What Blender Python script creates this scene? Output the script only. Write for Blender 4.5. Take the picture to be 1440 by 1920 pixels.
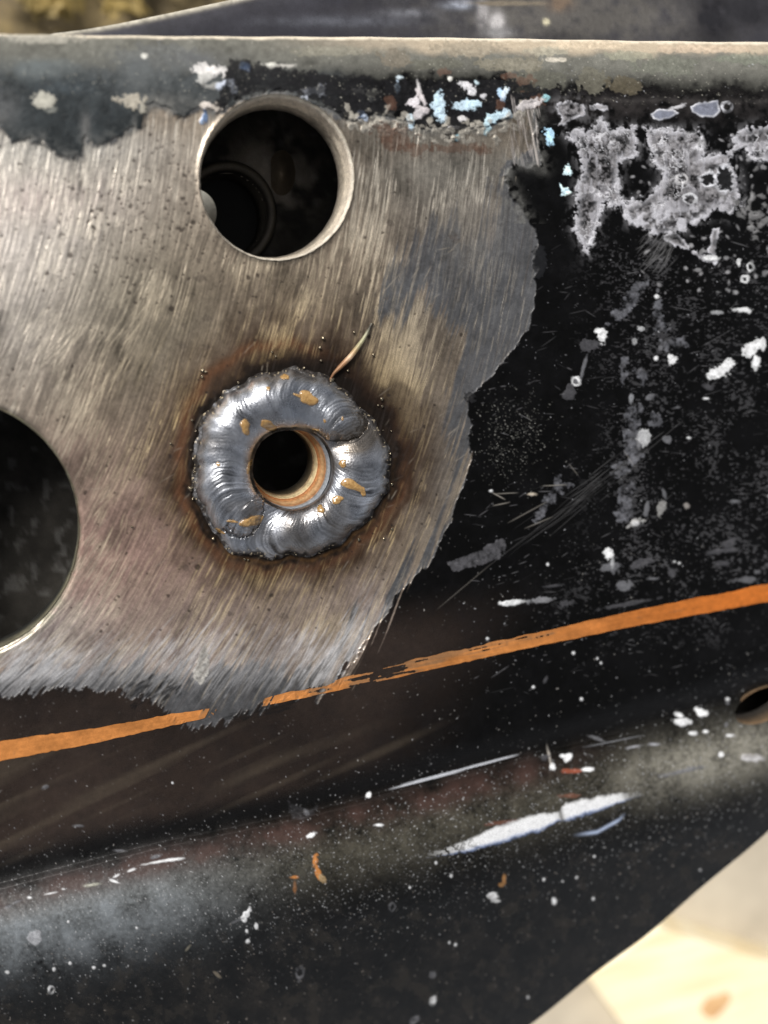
import bpy, math, random
import numpy as np
random.seed(7)
RNG = np.random.default_rng(11)
R_ = math.radians
for o in list(bpy.data.objects): bpy.data.objects.remove(o)
SC = bpy.context.scene
COL = SC.collection

# ------------------------------------------------------------------ camera
# phone held ~11 cm over a frame plate that lies in the z = 0 plane, looking obliquely
F_PX = 1490.0
CX, CY = 720.0, 960.0
FOOT = (150.0, 600.0)                     # where the plate's normal through the lens meets the plate
H = 0.113                                 # lens height above the plate (m)
U = H / 1635.0 * 1.16                     # one photo pixel on the plate, in metres (for relief heights)
_d = np.array([FOOT[0]-CX, -(FOOT[1]-CY), -F_PX]); _d /= np.linalg.norm(_d)
Zw = -_d
Yw = np.array([0.0, 1.0, 0.0]); Yw = Yw - Zw*Yw.dot(Zw); Yw /= np.linalg.norm(Yw)
Xw = np.cross(Yw, Zw)
M_CW = np.stack([Xw, Yw, Zw])             # camera coordinates -> world
def P(u, v, z=0.0):
    """world point(s) on the plane at height z (photo pixels) seen at pixel (u, v)"""
    u = np.asarray(u, dtype=np.float64); v = np.asarray(v, dtype=np.float64); z = np.asarray(z, dtype=np.float64)*U
    u, v, z = np.broadcast_arrays(u, v, z)
    r = np.stack([u-CX, -(v-CY), np.full(u.shape, -F_PX)], -1)
    t = (H - z) / (r @ _d)
    w = (r * t[..., None]) @ M_CW.T
    w[..., 2] += H
    return w
from mathutils import Matrix, Vector
cam_d = bpy.data.cameras.new('camera'); cam = bpy.data.objects.new('camera', cam_d); COL.objects.link(cam)
mw = Matrix([[*M_CW[0], 0], [*M_CW[1], 0], [*M_CW[2], H], [0, 0, 0, 1]])
cam.matrix_world = mw
cam_d.sensor_fit = 'VERTICAL'; cam_d.sensor_height = 36.0; cam_d.sensor_width = 27.0
cam_d.lens = F_PX / 1920.0 * 36.0
cam_d.clip_start = 0.005; cam_d.clip_end = 200.0
cam_d.dof.use_dof = True
cam_d.dof.focus_distance = 0.1225
cam_d.dof.aperture_fstop = 12.0
SC.camera = cam

# ------------------------------------------------------------------ world, sun, exposure
SUN_DIR = Vector((-0.50, 0.52, 0.69)).normalized()
sun_el = math.asin(SUN_DIR.z); sun_az = math.atan2(SUN_DIR.x, SUN_DIR.y)
w = bpy.data.worlds.new("World"); SC.world = w; w.use_nodes = True
wn = w.node_tree; bgn = wn.nodes['Background']
sky = wn.nodes.new('ShaderNodeTexSky'); sky.sky_type = 'NISHITA'; sky.sun_disc = False
sky.sun_elevation = sun_el; sky.sun_rotation = sun_az
sky.air_density = 0.7; sky.dust_density = 4.0; sky.ozone_density = 0.3; sky.altitude = 100
hsv = wn.nodes.new('ShaderNodeHueSaturation'); hsv.inputs['Saturation'].default_value = 0.22   # white hazy sky
wn.links.new(sky.outputs[0], hsv.inputs['Color']); wn.links.new(hsv.outputs[0], bgn.inputs[0]); bgn.inputs[1].default_value = 0.08
sl = bpy.data.lights.new('sun', 'SUN'); sl.energy = 3.3; sl.angle = R_(20); sl.color = (1.0, 0.955, 0.88)
so = bpy.data.objects.new('sun', sl); COL.objects.link(so)
so.rotation_euler = SUN_DIR.to_track_quat('Z', 'Y').to_euler()
SC.view_settings.view_transform = 'Standard'; SC.view_settings.look = 'None'
SC.view_settings.exposure = 0.32; SC.view_settings.gamma = 1.0
SC.view_settings.use_curve_mapping = False
SC.cycles.max_bounces = 6; SC.cycles.diffuse_bounces = 3; SC.cycles.glossy_bounces = 4

# ------------------------------------------------------------------ helpers
def lin(r, g, b):
    c = np.array([r, g, b], dtype=np.float64)/255.0
    return np.where(c <= 0.04045, c/12.92, ((c+0.055)/1.055)**2.4)
def sstep(a, b, x):
    t = np.clip((x-a)/(b-a), 0, 1); return t*t*(3-2*t)
def gauss(x, c, s): return np.exp(-((x-c)/s)**2)

TAB = RNG.random((512, 512)).astype(np.float32)
def noise(x, y, seed=0):
    """value noise -1..1 at arbitrary coordinates (already divided by the scale)"""
    x = x + seed*37.17; y = y + seed*91.73
    ix = np.floor(x).astype(np.int32); iy = np.floor(y).astype(np.int32)
    fx = (x-ix).astype(np.float32); fy = (y-iy).astype(np.float32)
    fx = fx*fx*(3-2*fx); fy = fy*fy*(3-2*fy)
    x0 = ix & 511; x1 = (ix+1) & 511; y0 = iy & 511; y1 = (iy+1) & 511
    a = TAB[y0, x0]; b = TAB[y0, x1]; c = TAB[y1, x0]; d = TAB[y1, x1]
    return ((a+(b-a)*fx)*(1-fy) + (c+(d-c)*fx)*fy)*2-1
def fbm(x, y, sc, octv=4, seed=0, gain=0.55):
    s = 0; a = 1.0; t = 0
    for k in range(octv):
        s = s + a*noise(x/sc, y/sc, seed+k*5+1); t += a; a *= gain; sc = sc/2.03
    return s/t*1.6

def poly_sdf(X, Y, pts):
    """signed distance, positive inside"""
    pts = np.array(pts, dtype=np.float32); n = len(pts)
    d2 = np.full(X.shape, 1e12, np.float32); ins = np.zeros(X.shape, bool)
    for i in range(n):
        ax, ay = pts[i]; bx, by = pts[(i+1) % n]
        ex, ey = bx-ax, by-ay
        wx = X-ax; wy = Y-ay
        t = np.clip((wx*ex+wy*ey)/(ex*ex+ey*ey+1e-9), 0, 1)
        dx = wx-ex*t; dy = wy-ey*t
        np.minimum(d2, dx*dx+dy*dy, out=d2)
        c = ((ay > Y) != (by > Y)) & (X < ex*(Y-ay)/(ey if abs(ey) > 1e-9 else 1e-9)+ax)
        ins ^= c
    d = np.sqrt(d2)
    return np.where(ins, d, -d)

def mesh_obj(name, verts, faces, mat, parent=None, attrs=None, smooth=True):
    verts = np.asarray(verts, dtype=np.float64).reshape(-1, 3)
    faces = np.asarray(faces, dtype=np.int32)
    me = bpy.data.meshes.new(name)
    k = faces.shape[1]
    me.vertices.add(len(verts)); me.vertices.foreach_set('co', verts.ravel())
    me.loops.add(faces.size); me.loops.foreach_set('vertex_index', faces.ravel())
    me.polygons.add(len(faces))
    me.polygons.foreach_set('loop_start', np.arange(0, faces.size, k, dtype=np.int32))
    me.polygons.foreach_set('loop_total', np.full(len(faces), k, dtype=np.int32))
    me.polygons.foreach_set('use_smooth', np.full(len(faces), smooth, dtype=bool))
    me.update(calc_edges=True)
    me.validate()
    for an, av in (attrs or {}).items():
        av = np.asarray(av, dtype=np.float32)
        if av.ndim == 2:
            a = me.attributes.new(an, 'FLOAT_COLOR', 'POINT')
            if av.shape[1] == 3: av = np.concatenate([av, np.ones((len(av), 1), np.float32)], 1)
            a.data.foreach_set('color', av.ravel())
        else:
            a = me.attributes.new(an, 'FLOAT', 'POINT'); a.data.foreach_set('value', av)
    me.materials.append(mat)
    o = bpy.data.objects.new(name, me); COL.objects.link(o)
    if parent is not None: o.parent = parent
    return o
def grid_faces(nr, nc, wrap=False):
    i = np.arange(nr-1)[:, None]; j = np.arange(nc if wrap else nc-1)[None, :]
    j1 = (j+1) % nc
    return np.stack([i*nc+j, (i+1)*nc+j, (i+1)*nc+j1, i*nc+j1], -1).reshape(-1, 4)
def thing(name, label, cat, loc=(0, 0, 0), group=None):
    o = bpy.data.objects.new(name, None); COL.objects.link(o); o.location = loc
    o.empty_display_size = 0.01
    o['label'] = label; o['category'] = cat
    if group: o['group'] = group
    return o

# ------------------------------------------------------------------ materials
class NT:
    def __init__(s, name):
        s.m = bpy.data.materials.new(name); s.m.use_nodes = True
        s.t = s.m.node_tree; s.b = s.t.nodes['Principled BSDF']
    def n(s, typ, **kw):
        nd = s.t.nodes.new(typ)
        for k, v in kw.items():
            if k.startswith('i_'):
                key = k[2:]; key = int(key) if key.isdigit() else key
                nd.inputs[key].default_value = v
            else: setattr(nd, k, v)
        return nd
    def l(s, a, b): s.t.links.new(a, b)
    def set(s, **kw):
        for k, v in kw.items(): s.b.inputs[k.replace('_', ' ')].default_value = v

def worn_material(name, scale=9000.0, bump=0.25, bdist=0.00006, var=0.35, spec=0.45, use_attr=True):
    """surface whose colour / roughness / metal come from its own finish map, with grain on top"""
    q = NT(name)
    tc = q.n('ShaderNodeTexCoord')
    n1 = q.n('ShaderNodeTexNoise', i_Scale=scale, i_Detail=4.0, i_Roughness=0.65)
    q.l(tc.outputs['Object'], n1.inputs['Vector'])
    n2 = q.n('ShaderNodeTexNoise', i_Scale=scale*0.12, i_Detail=5.0, i_Roughness=0.6)
    q.l(tc.outputs['Object'], n2.inputs['Vector'])
    a = q.n('ShaderNodeAttribute', attribute_name='finish')
    r = q.n('ShaderNodeAttribute', attribute_name='rough')
    mt = q.n('ShaderNodeAttribute', attribute_name='metal')
    mr = q.n('ShaderNodeMapRange', i_1=0.3, i_2=0.7, i_3=1.0-var, i_4=1.0+var)
    q.l(n1.outputs['Fac'], mr.inputs[0])
    mr2 = q.n('ShaderNodeMapRange', i_1=0.3, i_2=0.7, i_3=0.88, i_4=1.12)
    q.l(n2.outputs['Fac'], mr2.inputs[0])
    mm = q.n('ShaderNodeMath', operation='MULTIPLY'); q.l(mr.outputs[0], mm.inputs[0]); q.l(mr2.outputs[0], mm.inputs[1])
    vm = q.n('ShaderNodeVectorMath', operation='SCALE')
    q.l(a.outputs['Color'], vm.inputs[0]); q.l(mm.outputs[0], vm.inputs['Scale'])
    q.l(vm.outputs[0], q.b.inputs['Base Color'])
    ra = q.n('ShaderNodeMapRange', i_1=0.3, i_2=0.7, i_3=-0.06, i_4=0.08)
    q.l(n1.outputs['Fac'], ra.inputs[0])
    rs = q.n('ShaderNodeMath', operation='ADD', use_clamp=True); q.l(r.outputs['Fac'], rs.inputs[0]); q.l(ra.outputs[0], rs.inputs[1])
    q.l(rs.outputs[0], q.b.inputs['Roughness'])
    q.l(mt.outputs['Fac'], q.b.inputs['Metallic'])
    bp = q.n('ShaderNodeBump', i_Strength=bump, i_Distance=bdist)
    q.l(n1.outputs['Fac'], bp.inputs['Height']); q.l(bp.outputs[0], q.b.inputs['Normal'])
    q.set(Specular_IOR_Level=spec)
    return q.m
def plain_material(name, c1, c2, rough=0.6, metal=0.0, scale=300.0, bump=0.2, bdist=0.0002, coat=0.0, spec=0.5, detail=5.0):
    q = NT(name)
    tc = q.n('ShaderNodeTexCoord')
    n1 = q.n('ShaderNodeTexNoise', i_Scale=scale, i_Detail=detail, i_Roughness=0.6)
    q.l(tc.outputs['Object'], n1.inputs['Vector'])
    cr = q.n('ShaderNodeValToRGB')
    cr.color_ramp.elements[0].position = 0.35; cr.color_ramp.elements[1].position = 0.65
    cr.color_ramp.elements[0].color = (*c1, 1); cr.color_ramp.elements[1].color = (*c2, 1)
    q.l(n1.outputs['Fac'], cr.inputs[0]); q.l(cr.outputs[0], q.b.inputs['Base Color'])
    bp = q.n('ShaderNodeBump', i_Strength=bump, i_Distance=bdist)
    q.l(n1.outputs['Fac'], bp.inputs['Height']); q.l(bp.outputs[0], q.b.inputs['Normal'])
    q.set(Roughness=rough, Metallic=metal, Coat_Weight=coat, Specular_IOR_Level=spec)
    return q.m
MAT_WORN = worn_material('worn painted steel', scale=8000.0, var=0.22, spec=0.15)
MAT_WELD = worn_material('weld steel', scale=7000.0, bump=0.2, var=0.25)
MAT_WALL = worn_material('machined bore steel', scale=6000.0, bump=0.3, var=0.25)

# ------------------------------------------------------------------ shape curves of the bracket (photo pixels)
def top_v(u): return 63.5 + 0.0102*u + 1.2*np.sin(u/170.0) + 0.5*np.sin(u/23.0)
def crest_v(u): return np.interp(u, [-300, 0, 240, 420, 700, 850, 1000, 1160, 1440, 1740], [1815, 1757, 1708, 1672, 1612, 1578, 1540, 1497, 1428, 1352])
def bot_v(u):
    d = 1920 - (u-1000)*0.8182 + 5*np.sin(u/95.0+1.0) + 2*np.sin(u/31.0)
    return np.maximum(np.minimum(d, 2250), crest_v(u)+55)
def knee_v(u): return np.interp(u, [-300, 0, 300, 560, 740, 980, 1200, 1400, 1740], [1715, 1655, 1578, 1524, 1480, 1417, 1360, 1305, 1215])
def relief(u, v, tv=None):
    tv = top_v(u) if tv is None else tv
    a = np.clip((tv+84 - v)/84.0, 0, 1)
    z = -62*(1-np.sqrt(np.maximum(1-(a*0.985)**2, 0)))
    q = v - crest_v(u); kn = knee_v(u) - crest_v(u)
    z = z - 10*sstep(kn-60, kn-8, q)*(1-sstep(kn, kn+14, q))
    z = z + 5.5*gauss(q, kn+3, 4.5)*sstep(640, 760, u)*(1-sstep(960, 1060, u))
    z = z + 12*sstep(kn-6, kn+12, q)*0.4
    z = z + 36*sstep(kn+10, -6, q)
    qq = np.maximum(q, 0)
    z = z - np.where(qq < 110, qq*qq/220.0*0.5, 27.5 + (qq-110)*0.5)
    return z

# ------------------------------------------------------------------ finish map (one value per surface point, 1.5 photo px apart)
CS = 1.25
u0, v0, u1, v1 = -300, -20, 1740, 2260
xs = np.arange(u0, u1, CS, dtype=np.float32); ys = np.arange(v0, v1, CS, dtype=np.float32)
X, Y = np.meshgrid(xs, ys)
hh, ww = X.shape
colm = np.empty((hh, ww, 3), np.float32); colm[:] = lin(7, 7, 7)
rgh = np.full((hh, ww), 0.17, np.float32)
met = np.zeros((hh, ww), np.float32)
hgt = np.zeros((hh, ww), np.float32)
n_big = fbm(X, Y, 180, 4, 1); n_mid = fbm(X, Y, 46, 4, 2); n_fin = fbm(X, Y, 13, 3, 3); n_mic = fbm(X, Y, 5, 2, 4)
# sanding arcs: distance from / along circles about a far centre
QX, QY = -1815.0, -15.0
RX = np.sqrt((X-QX)**2+(Y-QY)**2); ANG = np.arctan2(Y-QY, X-QX); TX = ANG*2600
warp = 9*noise(X/140, Y/140, 77)
s_co = RX + warp; t_co = TX
st1 = noise(s_co/2.2, t_co/90, 12); st2 = noise(s_co/4.2, t_co/120, 13); st3 = noise(s_co/14, t_co/230, 14)
streak = st1*0.4+st2*0.40+st3*0.42

def blend(mask, c, r=None, m=None, h=None):
    global colm, rgh, met, hgt
    mk = mask.astype(np.float32)
    c = np.asarray(c, dtype=np.float32)
    colm = colm*(1-mk[..., None]) + c*mk[..., None]
    if r is not None: rgh = rgh*(1-mk)+r*mk
    if m is not None: met = met*(1-mk)+m*mk
    if h is not None: hgt = hgt + mk*h
def win(x, y, rad):
    i0 = max(int((y-rad-v0)/CS), 0); i1 = min(int((y+rad-v0)/CS)+2, hh)
    j0 = max(int((x-rad-u0)/CS), 0); j1 = min(int((x+rad-u0)/CS)+2, ww)
    return slice(i0, i1), slice(j0, j1)
def wblend(sl_, mk, c, r=None, m=None, h=None):
    mk = mk.astype(np.float32)
    colm[sl_] = colm[sl_]*(1-mk[..., None]) + np.asarray(c, dtype=np.float32)*mk[..., None]
    if r is not None: rgh[sl_] = rgh[sl_]*(1-mk)+r*mk
    if m is not None: met[sl_] = met[sl_]*(1-mk)+m*mk
    if h is not None: hgt[sl_] += mk*h
def blob(x, y, rx, ry, ang=0, c=(210, 212, 215), alpha=1.0, rag=0.55, r=0.6, h=1.2, ring=False, seed=0):
    rad = max(rx, ry)*1.8+6
    s_ = win(x, y, rad)
    xx = X[s_]-x; yy = Y[s_]-y
    if xx.size == 0: return
    ca, sa = math.cos(R_(ang)), math.sin(R_(ang))
    xr = xx*ca+yy*sa; yr = -xx*sa+yy*ca
    d = np.sqrt((xr/rx)**2+(yr/ry)**2)-1 + rag*(n_fin[s_]*0.5+n_mic[s_]*0.35)
    sc = min(rx, ry)
    soft = 1.6/sc
    if ring: mk = sstep(soft*1.6, 0, np.abs(d)-1.2/sc)*alpha*np.clip(0.75+0.9*n_fin[s_], 0.1, 1)
    else: mk = sstep(soft, -soft, d)*alpha
    cc = lin(*c)*(1+0.22*n_mic[s_][..., None])
    wblend(s_, mk, np.clip(cc, 0, 0.9), r=r, h=h)
def rad_poly(pts):
    p = np.array(pts, float); c = (p.min(0)+p.max(0))/2; return c[0], c[1], np.abs(p-c).max()+30
def patch(pts, c, alpha=1.0, amp=6, soft=2.5, r=0.6, m=None, h=0.8, edge=None, ew=6, tex=0.35, nz=None):
    x, y, rad = rad_poly(pts); s_ = win(x, y, rad+amp*2)
    d = poly_sdf(X[s_], Y[s_], pts) + amp*((n_fin[s_]+0.6*n_mic[s_]) if nz is None else nz[s_])
    mk = sstep(-soft, soft, d)*alpha
    mk = mk*np.clip(1-0.5*tex*np.clip(-n_fin[s_]-n_mic[s_], 0, 1.5), 0, 1)
    cc = lin(*c)*np.clip(1+tex*(n_mic[s_]*0.9+n_fin[s_]*0.9+0.5*n_mid[s_])[..., None], 0.1, 3)
    if edge is not None:
        e = np.exp(-(np.abs(d-ew*0.4)/ew)**2)*(0.6+0.5*n_fin[s_])
        e = np.clip(e, 0, 1)[..., None]
        cc = cc*(1-e)+lin(*edge)*e
    wblend(s_, mk, np.clip(cc, 0.002, 0.9), r=r, m=m, h=h)
    return s_, d

# strokes ------------------------------------------------------------
def strokes(x, y, ang, length, wdt, val, curve=0.0):
    """rasterise tapered strokes, keep the strongest value"""
    out = np.zeros((hh, ww), np.float32)
    n = len(x); K = 64
    t = (np.arange(K)/(K-1)-0.5)[None, :]
    L = length[:, None]
    a = ang[:, None] + curve*t*L/300.0
    px = x[:, None]+np.cos(a)*t*L; py = y[:, None]+np.sin(a)*t*L
    val2 = val[:, None]*np.clip(1-np.abs(t*2)**3, 0, 1)
    for ox in (-1, 0, 1):
        for oy in (-1, 0, 1):
            gx = (px-u0)/CS; gy = (py-v0)/CS
            jx = np.round(gx).astype(int)+ox; jy = np.round(gy).astype(int)+oy
            d = np.sqrt((jx-gx)**2+(jy-gy)**2)*CS
            vv = val2*np.clip(1.25-d/wdt[:, None], 0, 1)
            ok = (jx >= 0) & (jx < ww) & (jy >= 0) & (jy < hh)
            np.maximum.at(out, (jy[ok], jx[ok]), vv[ok])
    return out
def arc_dir(x, y): return np.arctan2(y-QY, x-QX)+math.pi/2+0.36*np.exp(-((x-130)/110)**2-((y-620)/70)**2)+0.22*np.exp(-((x-80)/200)**2-((y-1210)/90)**2)-0.12*np.exp(-((x-60)/120)**2-((y-480)/80)**2)

# ---- 1 bare black paint: lower left film, part dust, part painted hazy reflection, faint mottling
brown = np.clip((1-sstep(560, 900, X + 0.6*(Y-1400)))*sstep(1240, 1360, Y+0.18*X)*(1-sstep(-70, -10, Y-knee_v(X)))*(0.72+0.3*n_big), 0, 1)
blend(brown, lin(50, 42, 38), r=0.35)
mott = np.clip(0.5*n_mid+0.25+0.3*n_fin, 0, 1)*0.35
blend(mott, lin(22, 22, 24), r=0.25)
diag = np.clip(noise((X*0.42+Y*0.91)/13, (X*0.91-Y*0.42)/260, 31)-0.1, 0, 1)*(1-sstep(720, 1000, X))*sstep(1330, 1420, Y)*(1-sstep(-60, 0, Y-knee_v(X)))
blend(diag*0.45, lin(78, 70, 60), r=0.5)

# ---- 2 dust along the lower roll and the flank
qc = Y-crest_v(X)
dl = gauss(qc, -28, 62)*np.clip(0.75+0.40*n_mid+0.25*n_mic, 0, 1.2)
blend(np.clip(dl*0.55, 0, 0.8), lin(82, 79, 70), r=0.45)
dl2 = gauss(qc, 0, 75)*(1-sstep(150, 620, X))*np.clip(0.75+0.2*n_mic+0.45*n_mid, 0, 1.2)
blend(np.clip(dl2*0.8, 0, 0.85), lin(116, 122, 128), r=0.42)  # paler bluish left end: dust and painted gloss together
dr = gauss(qc, -30, 48)*sstep(1080, 1330, X)*np.clip(0.8+0.4*n_mid+0.3*n_mic, 0, 1.2)
blend(np.clip(dr, 0, 0.9), lin(122, 120, 112), r=0.7)
fl = sstep(60, 200, qc)*np.clip(0.3+0.5*n_mid+0.4*n_fin, 0, 1)
blend(fl*0.35, lin(38, 35, 32), r=0.4)
lowk = gauss(Y-knee_v(X), 38, 26)*(1-sstep(900, 1200, X))
blend(np.clip(lowk*(0.5+0.6*n_mid), 0, 0.7), lin(64, 46, 42), r=0.5)
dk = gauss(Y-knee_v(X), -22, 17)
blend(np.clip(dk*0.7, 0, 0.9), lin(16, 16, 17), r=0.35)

# ---- 3 top roll: olive-grey dust
tt = Y-top_v(X)
tdm = (1-sstep(52, 88, tt+14*n_mid+8*n_fin+np.where(X > 950, -6, 8)))
tcol = np.array(lin(97, 97, 92))*(1+0.30*n_mid+0.2*n_fin)[..., None]
blend(np.clip(tdm*0.92, 0, 1), tcol, r=0.8, h=0.6)
warm = (1-sstep(12, 36, tt+12*n_mid))*sstep(450, 900, X)
blend(np.clip(warm*0.9, 0, 1), lin(168, 156, 138), r=0.85)
rim = (1-sstep(1.5, 7, tt+2*n_fin))
blend(rim, lin(205, 196, 180), r=0.7)  # pale highlight painted along the top edge
for (x, y, rx, ry, c) in [(1010, 150, 48, 22, (92, 92, 84)), (1105, 150, 28, 24, (100, 98, 88)), (1175, 160, 34, 16, (92, 86, 72)), (1250, 125, 60, 18, (104, 106, 98)),
                          (1030, 96, 42, 10, (150, 146, 132)), (1040, 112, 22, 5, (196, 190, 178)), (1100, 84, 80, 8, (186, 172, 152)), (1320, 92, 90, 8, (176, 160, 142)), (960, 120, 60, 14, (122, 118, 106)), (1180, 104, 50, 9, (134, 134, 120)), (1400, 110, 60, 10, (110, 114, 104)), (820, 120, 50, 10, (92, 92, 84)), (620, 96, 70, 9, (120, 118, 108)),
                          (740, 110, 30, 16, (108, 102, 92)), (880, 92, 60, 14, (138, 130, 116)), (80, 70, 70, 10, (150, 148, 140)), (300, 110, 80, 26, (92, 94, 94)), (90, 130, 60, 16, (98, 102, 102))]:
    blob(x, y, rx, ry, 0, c, 0.75, 0.7, r=0.85, h=0.3)
lg = (1-sstep(150, 330, X+20*n_mid))*sstep(40, 90, tt)*(1-sstep(160, 250, tt))
blend(np.clip(lg*0.5*(0.6+0.6*n_mid), 0, 1), lin(70, 76, 80), r=0.55)
mid_top = sstep(180, 330, X)*(1-sstep(480, 760, X))*sstep(40, 80, tt)*(1-sstep(110, 150, tt))
blend(np.clip(mid_top*(0.6+0.5*n_mid), 0, 0.9), lin(78, 82, 84), r=0.55)
step_r = sstep(960, 1020, X)*gauss(tt, 112, 5)
blend(np.clip(step_r*(0.5+0.5*n_fin), 0, 0.8), lin(60, 58, 58), r=0.6)

sl_ = (1-sstep(360, 420, X+14*n_mid))*sstep(48, 80, tt+10*n_mid)*(1-sstep(260, 330, tt))
blend(np.clip(sl_*0.85, 0, 1), np.array(lin(46, 51, 54))*(1+0.3*n_mid+0.25*n_fin)[..., None], r=0.45)
for (x, y, rx, ry, c, a_) in [(290, 140, 110, 42, (84, 88, 90), 0.75), (60, 130, 90, 22, (88, 94, 96), 0.7), (10, 200, 30, 40, (84, 86, 88), 0.6), (160, 235, 10, 26, (96, 96, 96), 0.5), (310, 190, 50, 16, (104, 104, 102), 0.6), (120, 165, 60, 14, (66, 74, 80), 0.6), (370, 110, 80, 16, (84, 86, 88), 0.6)]:
    g_ = np.exp(-(((X-x)/rx)**2+((Y-y)/ry)**2)*1.2)*np.clip(0.9+0.6*n_mid+0.4*n_fin, 0, 1.4)
    blend(np.clip(g_*a_*1.3, 0, 1), lin(*c), r=0.6)
# ---- 4 sanded area: grey feather + bare steel
G = [(-330, 215), (0, 232), (22, 262), (78, 262), (112, 290), (150, 292), (160, 262), (182, 275), (262, 232), (268, 205), (290, 192), (345, 212), (375, 200), (400, 214), (440, 190), (520, 172), (600, 205),
     (650, 222), (700, 216), (760, 226), (800, 240), (850, 236), (900, 236), (940, 226), (975, 188), (1002, 192), (1008, 250), (1018, 312), (990, 304), (957, 300), (946, 330), (968, 380), (1000, 430), (1006, 500), (1000, 570), (990, 618),
     (950, 668), (920, 700), (878, 742), (884, 800), (876, 860), (862, 930), (846, 992), (806, 1052), (748, 1104), (724, 1150), (690, 1188), (655, 1234), (628, 1280), (590, 1302), (520, 1318), (470, 1338),
     (410, 1352), (370, 1362), (330, 1346), (290, 1318), (240, 1300), (130, 1290), (40, 1300), (-330, 1330)]
M = [(-330, 222), (0, 240), (22, 268), (78, 268), (112, 296), (150, 298), (164, 270), (184, 280), (262, 240), (272, 214), (290, 200), (345, 218), (375, 206), (400, 220), (440, 196), (520, 178), (600, 210),
     (650, 228), (700, 222), (760, 232), (800, 246), (850, 242), (905, 240), (945, 234), (978, 200), (996, 206), (1000, 280), (950, 300), (925, 350), (905, 440), (880, 455), (842, 400), (760, 470), (720, 520), (705, 585), (745, 600),
     (790, 560), (845, 600), (870, 640), (845, 720), (835, 800), (852, 860), (842, 930), (820, 990), (780, 1040), (735, 1090), (705, 1140), (665, 1190), (620, 1245), (590, 1270), (530, 1262), (455, 1232), (400, 1240), (330, 1262), (270, 1236), (180, 1252), (90, 1240), (0, 1256), (-330, 1280)]
dG = poly_sdf(X, Y, G); dM = poly_sdf(X, Y, M)
rag_dir = 16*streak*sstep(950, 1150, Y+0.25*X) + 5*n_fin + 3*n_mic
mG = sstep(-2.2, 2.2, dG+np.where((X > 640)|(Y < 320), 9, 3)*n_mid+rag_dir*np.where(X > 700, 0.35, 1.0))
gcol = np.array(lin(76, 77, 80))*(1+0.22*n_mid+0.22*streak+0.12*n_mic)[..., None]
low_g = sstep(1180, 1260, Y)
gcol = gcol*(1-0.18*low_g[..., None])
blend(mG*0.97, np.clip(gcol, 0.004, 0.9), r=0.5, m=0.15, h=-3.0)
feather = np.where((X > 640) & (Y > 330), 30.0, 5.0) + 26*sstep(1080, 1200, Y)
mM = sstep(-1.0, 1.0, (dM + feather*(streak*1.5+0.35*n_mid) + 4*n_fin)/(0.30*feather+2))
# steel tone zones
zt = np.empty((hh, ww, 3), np.float32)
zt[:] = lin(133, 121, 107)
def tone(mk, c):
    global zt
    mk = np.clip(mk, 0, 1)[..., None]; zt = zt*(1-mk)+np.asarray(lin(*c), np.float32)*mk
def gb(x, y, sx, sy): return np.exp(-(((X-x)/sx)**2+((Y-y)/sy)**2))
tone(gb(60, 330, 330, 110), (152, 146, 138))
tone(gb(60, 440, 170, 130)*0.9, (168, 162, 160))
tone(gb(60, 380, 130, 40)*0.6, (176, 160, 156))
tone(gb(230, 560, 150, 120)*0.6, (128, 124, 112))
tone(gb(210, 1060, 260, 180)*1.0, (168, 140, 130))
tone(gb(420, 1180, 240, 90)*0.8, (140, 126, 120))
tone(gb(640, 1150, 120, 110)*0.8, (142, 128, 122))
tone(gb(150, 860, 130, 50)*0.6, (118, 100, 92))
tone(gb(330, 620, 120, 160)*0.6, (122, 114, 100))
tone(gb(820, 900, 70, 130)*0.8, (120, 114, 108))
tone(gb(20, 560, 110, 190)*0.8, (170, 164, 158))
tone(gb(60, 1180, 130, 60)*0.7, (178, 168, 166))
tone(gb(820, 330, 160, 90)*0.8, (136, 132, 124))
tone(gb(885, 490, 130, 130)*0.9, (84, 84, 87))
tone(gb(870, 315, 110, 28)*0.9, (142, 138, 130))
tone(gb(90, 275, 200, 40)*0.9, (158, 156, 152))
tone(gb(560, 560, 200, 60)*0.6, (118, 106, 92))
tone(gb(780, 250, 130, 30)*0.8, (130, 126, 118))
dsm = sstep(0.15, 0.7, fbm(X, Y, 95, 4, 160))
fac = 1.0-0.26*dsm+0.26*gb(60, 470, 260, 200)+0.12*gb(300, 1150, 300, 160)+0.26*(st1*0.6+st2*0.5+st3*0.2)+0.24*n_mid+0.20*n_big+0.12*n_mic
mcol = zt*np.clip(fac, 0.35, 1.7)[..., None]
blend(mM, np.clip(mcol, 0.01, 0.9), r=0.40, m=0.62, h=-0.5)
steel = mM*mG
smr = np.exp(-((dG-4)/16.0)**2)*(Y < 420)*np.clip(0.5+0.9*n_fin+0.4*n_mid, 0, 1)
blend(np.clip(smr*0.75, 0, 1), np.array(lin(104, 104, 102))*(1+0.2*n_mic)[..., None], r=0.6)
hgt += steel*(0.30*st1+0.22*st2+0.12*n_mic)

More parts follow.
